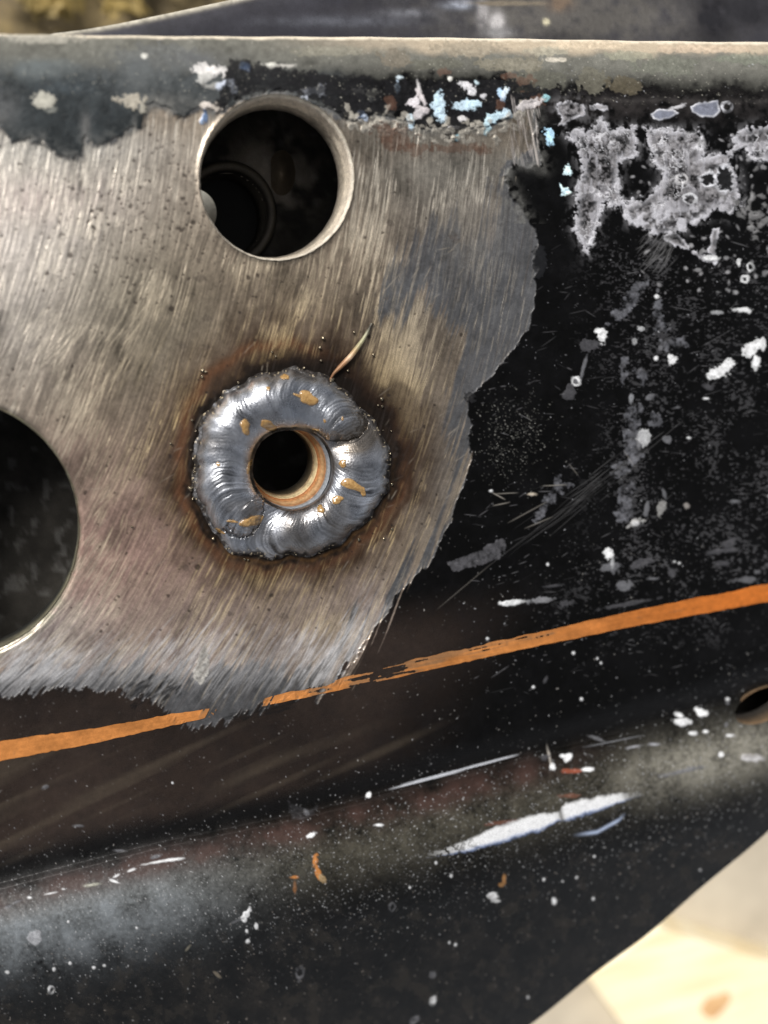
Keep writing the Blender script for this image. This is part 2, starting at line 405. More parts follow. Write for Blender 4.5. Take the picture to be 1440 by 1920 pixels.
# heat tint round the weld (oxide colours, a property of the steel itself)
dx = X-545; dy = Y-868
phi = np.degrees(np.arctan2(-dy, dx)) % 360
OUT_A = [0, 20, 30, 45, 60, 90, 120, 150, 180, 200, 215, 235, 250, 270, 290, 310, 330, 345, 360]
OUT_R = [185, 180, 172, 163, 172, 176, 174, 183, 178, 188, 188, 197, 188, 171, 177, 172, 179, 186, 185]
def r_out(p): return np.interp(np.mod(p, 360), OUT_A, OUT_R) + 2.5*np.sin(np.radians(p)*17)+0.8*np.sin(np.radians(p)*41+1)
IN_A = [0, 45, 90, 135, 180, 225, 270, 315, 360]
IN_R = [74, 69, 60, 66, 70, 80, 86, 82, 74]
def r_in(p): return np.interp(np.mod(p, 360), IN_A, IN_R)
dw = np.sqrt(dx*dx+dy*dy)-r_out(phi)
up = 0.5+0.5*np.sin(np.radians(phi-5)); upr = gauss(((phi-42+180) % 360)-180, 0, 42)
upl = gauss(((phi-110+180) % 360)-180, 0, 40)
hz = (1-sstep(28, 105+60*up, dw+14*n_mid))*mG
blend(np.clip(hz*0.8, 0, 1), np.array(lin(90, 72, 58))*(1+0.14*streak+0.2*n_mid)[..., None], r=0.42)
hz2 = (1-sstep(14, 60+75*upr+44*upl, dw+12*n_mid+6*streak))*mG
blend(np.clip(hz2*0.8, 0, 1), np.array(lin(56, 42, 33))*(1+0.14*streak+0.2*n_mid)[..., None], r=0.42)
ring = gauss(dw, 26+26*upl, 11)*np.clip(1.2*gauss(((phi-118+180) % 360)-180, 0, 34)+0.7*gauss(((phi-195+180) % 360)-180, 0, 50)+0.5*gauss(((phi-335+180) % 360)-180, 0, 50)+0.35, 0, 1)
blend(np.clip(ring*0.6, 0, 1)*mG, lin(116, 78, 54), r=0.4)
hz3 = (1-sstep(7, 26+92*upr+10*upl, dw+7*n_mid+6*n_fin))*mG
blend(np.clip(hz3*1.0, 0, 1), lin(22, 17, 14), r=0.55, m=0.3)
blend(np.clip(gauss(dw, 42, 5)*gauss(((phi-340+180) % 360)-180, 0, 45)*0.6, 0, 1), lin(60, 40, 28))
blend(np.clip(gauss(dw, 9, 4)*gauss(((phi-280+180) % 360)-180, 0, 60)*(0.3+0.3*n_fin), 0, 1), lin(110, 80, 48))

# sanding scratches, their glints painted in as pale colour
N = 6500
sx_ = RNG.uniform(-320, 1010, N); sy_ = RNG.uniform(220, 1340, N)
ln = RNG.gamma(2.2, 20, N)+10
vv = RNG.random(N)**2.6*1.0+0.08
cl = fbm(sx_.astype(np.float32), sy_.astype(np.float32), 90, 3, 60)
vv *= np.clip(0.55+0.9*cl, 0.05, 1.2)*np.where(sx_ < 330, 1.35, 1.0)
scr = strokes(sx_, sy_, arc_dir(sx_, sy_)+RNG.normal(0, 0.035, N), ln, RNG.uniform(0.7, 1.25, N), vv, 0.1)
N = 1500
bx = np.concatenate([RNG.normal(140, 90, 500), RNG.normal(880, 45, 240), RNG.normal(700, 30, 160), RNG.normal(745, 28, 260), RNG.normal(640, 40, 200), RNG.normal(330, 150, 300)])
by = np.concatenate([RNG.normal(470, 90, 500), RNG.normal(420, 45, 240), RNG.normal(440, 60, 160), RNG.normal(700, 70, 260), RNG.normal(1230, 40, 200), RNG.normal(1180, 60, 300)])
nb = len(bx)
scr2 = strokes(bx, by, arc_dir(bx, by)+RNG.normal(0, 0.03, nb), RNG.gamma(3, 16, nb)+16, RNG.uniform(0.8, 1.7, nb), RNG.random(nb)*0.7+0.3, 0.1)
NB = 210
b0x = np.concatenate([RNG.uniform(-60, 620, 130), RNG.normal(130, 90, 35), RNG.normal(880, 40, 12), RNG.normal(745, 20, 18), RNG.normal(640, 30, 15)])
b0y = np.concatenate([RNG.uniform(300, 1230, 130), RNG.normal(480, 80, 35), RNG.normal(430, 30, 12), RNG.normal(700, 60, 18), RNG.normal(1210, 40, 15)])
qx_, qy_, qa_, ql_, qw_, qv_ = [], [], [], [], [], []
for i in range(NB):
    a0 = float(arc_dir(b0x[i], b0y[i]))+RNG.normal(0.02, 0.13); m_ = RNG.integers(6, 20); L0 = RNG.gamma(3, 20)+24; sp0 = RNG.uniform(3.5, 7); v00 = RNG.uniform(0.45, 1.1)
    off = (np.arange(m_)-m_/2)*sp0+RNG.normal(0, 1.5, m_)
    al_ = RNG.normal(0, L0*0.16, m_)
    qx_.append(b0x[i]-np.sin(a0)*off+np.cos(a0)*al_); qy_.append(b0y[i]+np.cos(a0)*off+np.sin(a0)*al_)
    qa_.append(a0+RNG.normal(0, 0.012, m_)); ql_.append(L0*RNG.uniform(0.5, 1.2, m_)); qw_.append(RNG.uniform(0.8, 1.4, m_)); qv_.append(v00*RNG.uniform(0.4, 1.0, m_))
scr3 = strokes(*[np.concatenate(a) for a in (qx_, qy_, qa_, ql_, qw_, qv_)], 0.1)
sc_all = np.clip(np.maximum(np.maximum(scr*0.9, scr2*0.85), scr3*0.9), 0, 1)*np.clip(mG*(0.25+0.75*mM), 0, 1)*np.clip(1-0.9*hz3-0.3*hz2, 0, 1)*np.clip(0.35+1.1*sstep(-0.35, 0.45, fbm(X, Y, 120, 3, 120)+0.3*n_mid), 0, 1)
warmf = np.clip(np.exp(-np.maximum(dw, 0)/260), 0, 1)[..., None]
scol = np.asarray(lin(252, 248, 240), np.float32)*(1-warmf)+np.asarray(lin(246, 212, 146), np.float32)*warmf
blend(np.clip(sc_all, 0, 1), scol, r=0.34, m=0.75, h=-0.7)
# light feather strokes along the lower rim and dark strokes
N = 1800
fx_ = RNG.uniform(0, 720, N); fy_ = np.interp(fx_, [0, 300, 620, 720], [1262, 1245, 1240, 1130])+RNG.normal(0, 26, N)
fe = strokes(fx_, fy_, arc_dir(fx_, fy_)+0.12+RNG.normal(0, 0.06, N), RNG.gamma(3, 14, N)+8, RNG.uniform(1, 2.2, N), RNG.random(N)*0.7, 0.1)
wk = np.clip(gb(40, 1235, 120, 45)*1.3+gb(350, 1200, 110, 70)*0.85+gb(620, 1225, 70, 80)*1.5+gb(840, 940, 26, 80)*0.6+0.25, 0, 1)
blend(np.clip(fe*wk*mG*1.05, 0, 0.9), lin(212, 212, 216), r=0.45, m=0.4)
N = 2200
fx_ = RNG.uniform(-300, 1000, N); fy_ = RNG.uniform(240, 1340, N)
de = strokes(fx_, fy_, arc_dir(fx_, fy_)+RNG.normal(0, 0.05, N), RNG.gamma(3, 22, N)+8, RNG.uniform(1, 2, N), RNG.random(N)*0.6, 0.1)
blend(np.clip(de*mG*0.8, 0, 0.7), lin(58, 52, 50), r=0.5)
# a second lighter set of crossing marks
N = 260
fx_ = RNG.uniform(-100, 900, N); fy_ = RNG.uniform(250, 1200, N)
cx_ = strokes(fx_, fy_, arc_dir(fx_, fy_)+RNG.normal(0.5, 0.35, N), RNG.gamma(2, 12, N)+6, RNG.uniform(0.9, 1.3, N), RNG.random(N)*0.6)
blend(np.clip(cx_*mG*0.7, 0, 0.7), lin(180, 170, 155), r=0.4)

# pits
N = 900
px_ = np.concatenate([RNG.normal(240, 130, 420), RNG.uniform(0, 900, 480)]); py_ = np.concatenate([RNG.normal(400, 80, 420), RNG.uniform(250, 1200, 480)])
for x, y in zip(px_, py_):
    rr = 0.9+RNG.gamma(1.4, 0.7)
    s_ = win(x, y, rr*2+3); 
    if X[s_].size == 0: continue
    d = np.sqrt((X[s_]-x)**2+(Y[s_]-y)**2)+1.2*n_mic[s_]
    wblend(s_, sstep(rr+1, rr-1, d)*steel[s_]*0.8, lin(44, 38, 36), r=0.7, h=-0.25)
for (x, y, rr) in [(372, 188+300, 6), (377, 523, 10), (335, 590, 7), (388, 596, 9), (344, 648, 8), (305, 668, 6), (385, 650, 10), (430, 395+5, 5), (248, 744, 6), (350, 1065, 8), (430, 1150, 6), (535, 1155, 8), (555, 1025+10, 5), (770, 340, 8), (735, 420, 7), (850, 445, 9), (725, 560, 5), (345, 610, 5), (300, 980+10, 4)]:
    blob(x, y, rr, rr*0.7, 20, (74, 67, 63), 0.45, 1.2, h=-0.2)
# left paint tongue details, cream crumbs
for (x, y, rx, ry, c) in [(80, 188, 20, 13, (176, 174, 164)), (100, 208, 14, 5, (120, 122, 118)), (245, 190, 24, 12, (170, 164, 152)), (270, 202, 9, 8, (160, 156, 146)), (272, 106, 6, 5, (190, 190, 186)),
                          (395, 134, 26, 13, (206, 204, 204)), (382, 146, 16, 10, (188, 188, 186)), (400, 160, 16, 6, (140, 140, 138)), (398, 200, 18, 8, (186, 178, 170)), (390, 196, 8, 6, (210, 202, 196)),
                          (415, 162, 8, 6, (190, 198, 214)), (432, 155, 10, 7, (210, 218, 236)), (438, 167, 6, 8, (214, 222, 240)), (385, 219, 7, 10, (104, 126, 160)), (379, 226, 4, 6, (140, 160, 190)),
                          (524, 123, 28, 4, (176, 174, 170)), (505, 121, 12, 3, (196, 196, 190)), (590, 172, 26, 12, (176, 182, 196)), (603, 168, 10, 12, (214, 220, 234)), (572, 170, 8, 6, (206, 210, 224)),
                          (672, 172, 14, 8, (150, 150, 150)), (700, 176, 14, 7, (160, 160, 154)), (700, 187, 10, 4, (130, 132, 134)), (676, 214, 8, 10, (150, 170, 206)), (686, 220, 6, 6, (190, 204, 226)),
                          (655, 215, 10, 8, (140, 136, 126)), (745, 166, 5, 10, (168, 186, 206)), (752, 145, 6, 3, (190, 204, 214)), (843, 147, 4, 4, (226, 226, 222))]:
    blob(x, y, rx, ry, 0, c, 0.95, 1.0, h=1.2)
patch([(452, 116), (470, 120), (468, 136), (448, 128)], (150, 180, 232), 1, 1.5, 1.5)
# black band with bluish chips (between top roll and steel)
patch([(430, 110), (470, 112), (500, 124), (560, 132), (640, 140), (735, 150), (800, 150), (960, 150), (1060, 175), (1035, 190), (985, 180), (960, 205), (940, 226), (905, 238), (850, 236), (800, 240), (770, 235), (745, 205), (700, 216), (650, 222), (600, 190), (540, 172), (480, 172), (440, 188), (420, 205), (400, 200), (415, 165)],
      (24, 24, 26), 0.95, 5, 3, r=0.35, h=0.0)
BL = (182, 204, 220)
for (x, y, rx, ry, ag, c) in [(823, 195, 11, 19, 5, BL), (828, 214, 9, 14, -5, BL), (818, 186, 5, 10, 0, (200, 226, 240)), (872, 198, 22, 9, 4, BL), (888, 196, 12, 7, 0, (190, 216, 232)), (770, 230, 6, 15, -12, BL), (769, 222, 4, 8, 0, (196, 216, 230)),
                              (915, 236, 8, 18, 5, (176, 204, 214)), (926, 222, 16, 9, -35, (180, 206, 220)), (948, 215, 9, 9, -30, BL), (875, 160, 14, 7, 10, (206, 206, 212)), (883, 170, 10, 6, 40, (214, 214, 220)), (905, 180, 6, 5, 0, (190, 190, 196)),
                              (940, 176, 7, 11, -30, (176, 204, 232)), (947, 173, 5, 10, 20, (210, 224, 240)), (1025, 185, 7, 7, 0, (150, 196, 206)), (1032, 258, 9, 15, -22, (176, 214, 240)), (1063, 318, 9, 10, 0, (206, 230, 240)),
                              (774, 190, 10, 9, -10, (214, 210, 216)), (785, 162, 3, 12, -10, (200, 198, 200)), (789, 180, 4, 16, -28, (206, 200, 204)), (792, 205, 10, 6, 10, (186, 180, 184)), (784, 212, 8, 10, 10, (180, 176, 180)),
                              (868, 222, 9, 6, 0, (196, 194, 196)), (845, 240, 14, 4, 0, (176, 174, 176)), (855, 258, 5, 6, 0, (150, 190, 206)), (846, 246, 3, 9, -30, (180, 176, 178)), (893, 155, 4, 4, 0, (180, 200, 210))]:
    blob(x, y, rx, ry, ag, c, 1.0, 0.95, h=1.3)
patch([(1048, 340), (1052, 368), (1070, 360), (1064, 352), (1056, 354)], (200, 226, 240), 1, 2.5, 1.5)
blob(848, 252, 18, 16, 0, (22, 22, 24), 0.8, 0.7, h=-0.3)
blob(858, 258, 5, 6, 0, (150, 195, 210), 1, 0.8)
# chalky crust border under it, rust stains
for k in range(150):
    x = RNG.uniform(650, 985); y = np.interp(x, [640, 700, 780, 850, 930, 985], [222, 232, 238, 252, 250, 210])+RNG.normal(0, 12)
    blob(x, y, RNG.uniform(3, 9), RNG.uniform(2, 6), RNG.uniform(0, 180), (158, 154, 146), 0.7, 1.2, h=0.9)
for (x, y, rx, ry) in [(748, 262, 34, 24), (720, 250, 20, 16), (775, 280, 30, 12), (860, 276, 44, 9), (905, 282, 16, 7), (732, 196, 10, 14), (1000, 190, 20, 12), (935, 195, 8, 10), (955, 142, 14, 6), (985, 150, 18, 8), (835, 135, 12, 6)]:
    blob(x, y, rx, ry, 0, (98, 72, 60), 0.5, 1.1, h=0.1)
# long vertical scores beside the corner
N = 60
x = RNG.uniform(960, 1012, N); y = RNG.uniform(195, 300, N)
sv = strokes(x, y, np.full(N, 1.40)+RNG.normal(0, 0.05, N), RNG.uniform(12, 50, N), RNG.uniform(0.9, 1.8, N), RNG.random(N)*0.8)
blend(sv*0.9, lin(176, 170, 168), r=0.5)
blob(990, 195, 22, 9, -10, (186, 182, 184), 0.9, 1.1, h=1)
x = np.array([996, 1004, 985.]); y = np.array([240, 285, 250.])
blend(strokes(x, y, np.array([1.38, 1.36, 1.4]), np.array([90., 60, 70]), np.array([1.8, 1.5, 1.5]), np.array([.8, .6, .5])), lin(200, 192, 186), r=0.5, h=1)

# ---- 5 corroded flaking zone, right top
GF = (92, 91, 94); WF = (196, 197, 206)
dkz = sstep(1000, 1060, X)*gauss(Y, 200, 28)
blend(np.clip(dkz*(0.4+0.4*n_fin), 0, 0.7), lin(50, 47, 47), r=0.6)
flk = [
 [(1062, 248), (1078, 240), (1092, 246), (1112, 236), (1128, 222), (1140, 238), (1158, 246), (1172, 240), (1192, 240), (1194, 290), (1180, 296), (1163, 300), (1160, 345), (1168, 378), (1180, 384), (1215, 366), (1240, 350), (1246, 322), (1222, 300), (1208, 240), (1256, 246), (1312, 244), (1326, 274), (1316, 300), (1352, 288), (1384, 270), (1370, 254), (1400, 240), (1440, 234), (1500, 236), (1600, 250), (1560, 330), (1440, 300), (1416, 302), (1398, 276), (1376, 282), (1366, 310), (1380, 322), (1384, 350), (1388, 386), (1370, 404), (1345, 392), (1318, 410), (1300, 420), (1262, 440), (1232, 444), (1206, 432), (1180, 416), (1160, 386), (1128, 380), (1122, 420), (1102, 478), (1090, 450), (1078, 430), (1078, 382), (1084, 350), (1092, 320), (1082, 278)],
 [(1044, 194), (1066, 188), (1094, 194), (1096, 214), (1086, 218), (1062, 232), (1046, 236), (1054, 222), (1044, 210)],
 [(1104, 196), (1142, 196), (1140, 206), (1106, 206)],
 [(1236, 444), (1262, 434), (1276, 440), (1296, 470), (1330, 482), (1348, 488), (1340, 494), (1318, 490), (1292, 470), (1264, 458)],
 [(1328, 474), (1336, 430), (1348, 428), (1342, 484)],
]
for i, p in enumerate(flk):
    patch(p, GF, 1.0, 7 if i == 0 else 2.5, 1.6, r=0.72, h=1.4, edge=WF, ew=6 if i == 0 else 3, tex=0.95)
for p_ in flk[:2]:
    x_c, y_c, r_c = rad_poly(p_); s_ = win(x_c, y_c, r_c)
    dd_ = poly_sdf(X[s_], Y[s_], p_)
    hl = np.exp(-(np.minimum(dd_, 0)/12.0)**2)*(dd_ < 0)*sstep(-0.2, 0.5, n_fin[s_]+0.5*noise(X[s_]/4, Y[s_]/12, 151))
    wblend(s_, hl*0.55, lin(104, 104, 108), r=0.6, h=0.4)
# extra chalk texture in the main flake
s_ = win(1240, 340, 230)
dF = poly_sdf(X[s_], Y[s_], flk[0])
ch = sstep(0.15, 0.6, n_fin[s_]*0.8+0.7*noise(X[s_]/3.2, Y[s_]/14, 91)+0.4*noise(X[s_]/60, Y[s_]/60, 5)+0.12)*sstep(-6, 8, dF)
wblend(s_, ch*0.55, lin(160, 160, 168), r=0.7, h=0.8)
rdg = 1-np.abs(noise((X[s_]+6*n_fin[s_])/15, (Y[s_]+6*n_mic[s_])/13, 131))*2.0
rdg2 = 1-np.abs(noise((X[s_]+4*n_fin[s_])/7, Y[s_]/8, 132))*2.2
rl_ = np.clip(sstep(0.72, 0.95, rdg)*0.8+sstep(0.75, 0.98, rdg2)*0.5, 0, 1)*sstep(-9, 4, dF+7*n_fin[s_])*sstep(-0.5, 0.3, noise(X[s_]/34, Y[s_]/30, 133))
wblend(s_, rl_*0.9, lin(206, 207, 214), r=0.6, h=1.2)
dkf = sstep(0.35, 0.7, noise(X[s_]/20, Y[s_]/16, 134)+0.4*n_fin[s_])*sstep(6, 16, dF)
wblend(s_, dkf*0.6, lin(58, 57, 60), r=0.7, h=-0.8)
lowb = sstep(370, 420, Y[s_])*sstep(-4, 6, dF)*(X[s_] > 1150)*sstep(-0.3, 0.4, n_fin[s_])
wblend(s_, lowb*0.7, lin(186, 187, 196), r=0.7, h=0.6)
for p in [[(1220, 214), (1236, 204), (1262, 206), (1272, 212), (1256, 222), (1236, 226), (1226, 222)], [(1296, 200), (1312, 192), (1346, 188), (1350, 208), (1338, 220), (1312, 218), (1298, 210)]]:
    patch(p, (112, 116, 130), 1.0, 1.2, 1.5, r=0.5, h=1.5, edge=(206, 208, 216), ew=2.2, tex=0.15)
blob(1362, 200, 9, 8, 0, (186, 188, 196), 1, 0.4, ring=True); blob(1272, 200, 18, 4, -20, (190, 190, 196), 0.9, 0.9)
blob(1328, 336, 15, 14, 0, (26, 26, 28), 1, 0.5, h=-1); blob(1328, 336, 15, 14, 0, (196, 198, 206), 1, 0.5, ring=True)
blob(1358, 335, 15, 24, 0, (26, 26, 28), 1, 0.5, h=-1); blob(1358, 335, 16, 25, 0, (190, 192, 200), 1, 0.5, ring=True)
blob(1294, 372, 12, 9, 0, (186, 188, 194), 1, 0.5, ring=True); blob(1278, 336, 10, 8, 0, (196, 196, 200), 0.9, 0.6, ring=True)
for k in range(110):
    x = RNG.uniform(1180, 1500); y = 250+RNG.random()**1.3*300
    blob(x, y, RNG.uniform(1.5, 6), RNG.uniform(1.2, 4), RNG.uniform(0, 180), (150, 150, 154), RNG.uniform(0.3, 0.8), 1.0)
for k in range(40):
    blob(RNG.normal(1420, 24), RNG.normal(400, 30), RNG.uniform(3, 9), RNG.uniform(2, 6), RNG.uniform(0, 180), (120, 120, 122), 0.6, 1.2)
N = 60
x = RNG.uniform(1205, 1260, N); y = RNG.uniform(440, 500, N)
blend(strokes(x, y, RNG.normal(-0.9, 0.15, N), RNG.uniform(15, 60, N), RNG.uniform(0.9, 1.4, N), RNG.random(N)*0.5), lin(120, 120, 122), r=0.6)

# ---- 6 chips on the black field
W = (206, 208, 212); D = (96, 97, 102); DD = (66, 66, 70)
def zz(lst, ox, oy, sc=0.5):
    for t in lst:
        x, y, rx, ry = t[:4]; ag = t[4] if len(t) > 4 else 0; c = t[5] if len(t) > 5 else W; ring_ = len(t) > 6
        blob(ox+x*sc, oy+y*sc, max(rx*sc, 1.8), max(ry*sc, 1.6), ag, c, 1.0 if c is W else 0.85, 0.75, ring=ring_)
zz([(820, 302, 16, 30), (812, 280, 20, 10), (770, 335, 40, 22, 0, DD), (720, 470, 13, 15, 0, W, 1), (720, 470, 8, 9, 0, D), (748, 420, 6, 44, 15, D), (698, 510, 20, 30, 20, DD), (1077, 382, 20, 20), (1022, 385, 9, 9), (1038, 345, 9, 10, 0, D),
    (1250, 436, 38, 22, -28), (1290, 412, 26, 20, -30), (1385, 345, 46, 24, -38), (1396, 395, 14, 30, 0), (1418, 330, 16, 24, 0), (1345, 200, 30, 9), (1370, 208, 8, 8), (1248, 212, 18, 9, 0, (150, 152, 156)), (1228, 8, 30, 9), (1330, 24, 9, 16),
    (1372, 42, 11, 12, 0, W, 1), (1353, 86, 11, 13, 20, W, 1), (1022, 152, 9, 8), (1026, 130, 5, 8, 0, D), (965, 273, 15, 11, 0, (160, 162, 166)), (940, 322, 9, 13, 0, (150, 152, 156)), (970, 682, 26, 30, 0, (170, 172, 176)), (955, 705, 8, 16, 0, (190, 190, 194)), (1062, 690, 16, 14, 0, D),
    (1142, 682, 10, 6), (945, 1000, 30, 12, -25, (176, 176, 176)), (985, 950, 8, 26, 10, D), (1042, 940, 16, 30, 20, (130, 130, 130)), (1052, 895, 6, 22, -15, D), (1132, 937, 13, 12, 0, (126, 122, 120)), (1318, 920, 16, 6, 0, D), (925, 532, 9, 18, 0, (130, 132, 138)), (1215, 492, 18, 8, 20, DD), (1210, 535, 10, 4),
    (998, 530, 20, 9, -35, D), (1100, 568, 12, 4, 0, D), (550, 893, 16, 5, 0, (190, 180, 166)), (402, 880, 6, 5), (1450, 900, 10, 8), (1480, 300, 26, 16, -20)], 720, 480)
for p in [[(895, 570), (965, 562), (972, 596), (950, 640), (958, 700), (972, 750), (930, 782), (902, 735), (908, 650)], [(868, 775), (915, 770), (922, 800), (880, 838), (848, 826)], [(880, 870), (930, 840), (944, 862), (920, 900), (938, 980), (880, 990), (862, 960), (880, 915)],
          [(944, 432), (975, 425), (988, 450), (972, 495), (955, 460)], [(640, 820), (662, 810), (668, 850), (700, 845), (712, 860), (660, 892), (600, 960), (575, 1000), (560, 980), (610, 900)], [(940, 100), (992, 95), (950, 170), (900, 235), (860, 250), (830, 262), (880, 190)],
          [(1015, 170), (1035, 165), (1045, 250), (1075, 275), (1060, 290), (1015, 285)], [(1035, 320), (1120, 305), (1140, 330), (1060, 350)], [(890, 380), (912, 378), (910, 440), (895, 480), (886, 440)], [(985, 590), (1040, 600), (1048, 640), (1000, 650)]]:
    patch([(720+x/2, 480+y/2) for x, y in p], (70, 71, 76), 0.8, 5, 2.5, r=0.55, h=0.6, tex=0.9)
zz([(842, 118, 20, 22), (852, 168, 36, 18, 0, D), (855, 150, 8, 20, 0, (150, 152, 156)), (480, 299, 40, 8, -6), (455, 304, 14, 8), (590, 290, 46, 12, -8, (120, 121, 126)), (680, 305, 30, 14, -20, DD), (900, 238, 26, 20, -10, D), (1355, 215, 40, 12, -4, D), (1400, 185, 12, 8, 0, D), (925, 303, 92, 7, -11, DD),
    (945, 4, 22, 9, -15, (170, 172, 176)), (965, 150, 40, 14, -20, DD), (1270, 105, 60, 8, -5, DD), (1010, 210, 20, 6, 0, D), (1275, 152, 36, 8, 0, DD), (1295, 75, 30, 14, -30, DD), (1080, 190, 12, 14, 0, DD), (630, 237, 30, 4, -6, DD),
    (1120, 745, 30, 12), (1108, 722, 14, 7, 25), (1188, 710, 20, 17), (1155, 790, 15, 6), (1206, 783, 11, 6), (1296, 798, 15, 7), (1288, 661, 7, 6), (1288, 676, 6, 5, 0, D), (1285, 757, 6, 8, 20, D), (630, 918, 13, 15), (620, 878, 4, 30, -12, (170, 165, 160)), (690, 882, 13, 18), (670, 874, 8, 6), (768, 925, 24, 9),
    (705, 932, 32, 9, 0, (132, 72, 54)), (800, 810, 34, 7, 20, D), (940, 840, 22, 4, -10, (150, 152, 160)), (1010, 831, 18, 5, 0, (140, 142, 150)), (1372, 884, 42, 14, 3, (176, 176, 180)), (1372, 876, 26, 7, 0, (140, 138, 138)), (1265, 868, 8, 9), (1130, 930, 80, 8, -12, D), (600, 880, 20, 12, 0, DD),
    (388, 435, 6, 6), (710, 489, 6, 6), (800, 510, 4, 5), (813, 526, 4, 5), (740, 661, 5, 5), (560, 616, 5, 5), (605, 590, 14, 6, -60, DD), (614, 157, 4, 5), (1090, 146, 5, 4), (1107, 152, 5, 4)], 720, 980)
patch([(720+x/2, 980+y/2) for x, y in [(240, 150), (262, 140), (350, 108), (440, 62), (458, 60), (456, 108), (436, 112), (430, 138), (260, 186)]], (68, 68, 72), 0.85, 3, 1.6, r=0.6, tex=0.35)
zz([(605, 430, 56, 4, -10), (650, 424, 30, 4, -8), (492, 464, 14, 4, -20), (430, 505, 16, 4, 20), (438, 484, 10, 3, -30), (345, 518, 26, 5, -8, (150, 150, 140)), (190, 550, 16, 3, -12), (238, 534, 6, 3), (112, 566, 8, 4), (60, 583, 14, 3, -20, D), (30, 600, 14, 5, -20, D), (450, 390, 18, 5, 0, D), (585, 412, 24, 8, -15, D),
    (925, 625, 16, 16, -20), (915, 645, 10, 12), (934, 614, 4, 12, 10), (925, 691, 7, 9), (961, 673, 7, 11), (928, 730, 7, 8), (885, 655, 20, 3, -25, D), (1168, 332, 18, 9, -25), (1383, 180, 9, 12, 20), (126, 716, 25, 25, 0, (150, 152, 158)), (191, 911, 8, 10, 0, W, 1), (203, 835, 6, 7), (28, 846, 7, 6), (262, 812, 5, 5), (352, 828, 6, 5), (392, 820, 6, 5),
    (256, 656, 6, 6), (170, 150, 14, 6, -20, D), (290, 297, 18, 5, 0, D), (1420, 294, 14, 5), (815, 855, 16, 5, 40, (120, 112, 100)), (705, 755, 14, 5, -45, (120, 116, 104)), (512, 680, 5, 5), (1125, 850, 12, 20, 10, D, 1), (1150, 245, 12, 10, 40, D), (646, 136, 4, 4)], 0, 1400)
OR = (176, 116, 62)
zz([(1180, 430, 10, 26, 12, OR), (1190, 470, 12, 30, -8, OR), (1208, 495, 12, 16, -20, (150, 128, 96)), (1104, 489, 14, 5, 0, OR), (1106, 535, 6, 20, 0, (120, 84, 56))], 0, 1400)
patch([(540, 1502), (580, 1520), (598, 1508), (592, 1526), (576, 1538), (548, 1534)], (60, 60, 64), 0.35, 2, 2, h=0.3)
zz([(410, 562, 16, 14), (420, 578, 14, 5), (638, 580, 8, 13), (450, 500, 6, 18, 0, (150, 110, 70)), (440, 518, 8, 6, 0, (140, 104, 66)), (184, 952, 8, 11, 20, W, 1), (268, 742, 5, 6), (245, 735, 4, 5), (700, 185, 40, 10, 0, (96, 66, 54)), (440, 285, 50, 7, -8, (90, 62, 52)), (97, 528, 5, 6), (30, 600, 10, 12, 0, D, 1), (182, 855, 8, 8, 0, D, 1),
    (115, 1025, 14, 8, -40, D, 1), (723, 490, 4, 5), (785, 570, 4, 5), (600, 498, 4, 5), (788, 412, 4, 4), (670, 505, 4, 4), (540, 940, 4, 5), (1186, 462, 4, 4), (195, 436, 4, 5), (252, 485, 4, 5)], 720, 1400)
fz = sstep(1040, 1200, X)*(1-sstep(1050, 1150, Y))*sstep(400, 470, Y)+0.6*sstep(980, 1100, X)*sstep(1000, 1060, Y)*(1-sstep(1180, 1240, Y))
fsp = sstep(0.25, 0.75, noise(X/7, Y/5, 111)*0.6+noise(X/3.2, Y/2.6, 112)*0.6+0.45*noise(X/50, Y/60, 113))
blend(np.clip(fsp*fz*0.28, 0, 1), lin(92, 92, 96), r=0.6, h=0.4)
mtt = sstep(0.1, 0.8, fbm(X, Y, 24, 4, 114))*sstep(40, 120, qc)
blend(np.clip(mtt*0.4, 0, 1), lin(44, 41, 38), r=0.5, h=0.3)
# glint painted along the crest, blue on its lower edge, broken by a knock
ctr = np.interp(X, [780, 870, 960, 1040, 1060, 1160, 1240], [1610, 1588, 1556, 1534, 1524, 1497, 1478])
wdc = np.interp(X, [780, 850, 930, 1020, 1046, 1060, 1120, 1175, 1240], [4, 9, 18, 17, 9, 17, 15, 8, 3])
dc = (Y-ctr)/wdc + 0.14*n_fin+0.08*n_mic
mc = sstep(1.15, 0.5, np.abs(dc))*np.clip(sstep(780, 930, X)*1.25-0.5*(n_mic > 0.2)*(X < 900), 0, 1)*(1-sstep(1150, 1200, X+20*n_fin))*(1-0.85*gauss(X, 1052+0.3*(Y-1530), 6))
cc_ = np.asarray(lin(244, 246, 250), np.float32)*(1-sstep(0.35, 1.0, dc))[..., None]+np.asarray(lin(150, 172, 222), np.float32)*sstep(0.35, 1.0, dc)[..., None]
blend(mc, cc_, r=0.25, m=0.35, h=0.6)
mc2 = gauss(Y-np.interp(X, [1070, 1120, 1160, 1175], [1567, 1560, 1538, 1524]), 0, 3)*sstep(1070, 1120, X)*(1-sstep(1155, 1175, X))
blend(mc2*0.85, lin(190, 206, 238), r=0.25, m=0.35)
blend(strokes(np.array([845., 800, 920, 1150]), np.array([1448., 1462, 1428, 1390]), np.array([-0.25, -0.25, -0.25, -0.2]), np.array([200., 150, 110, 120]), np.array([2.4, 2.2, 2.2, 1.4]), np.array([1, .9, .9, .25])), lin(214, 218, 228), r=0.2, m=0.6)  # thin glints painted along the knee crease
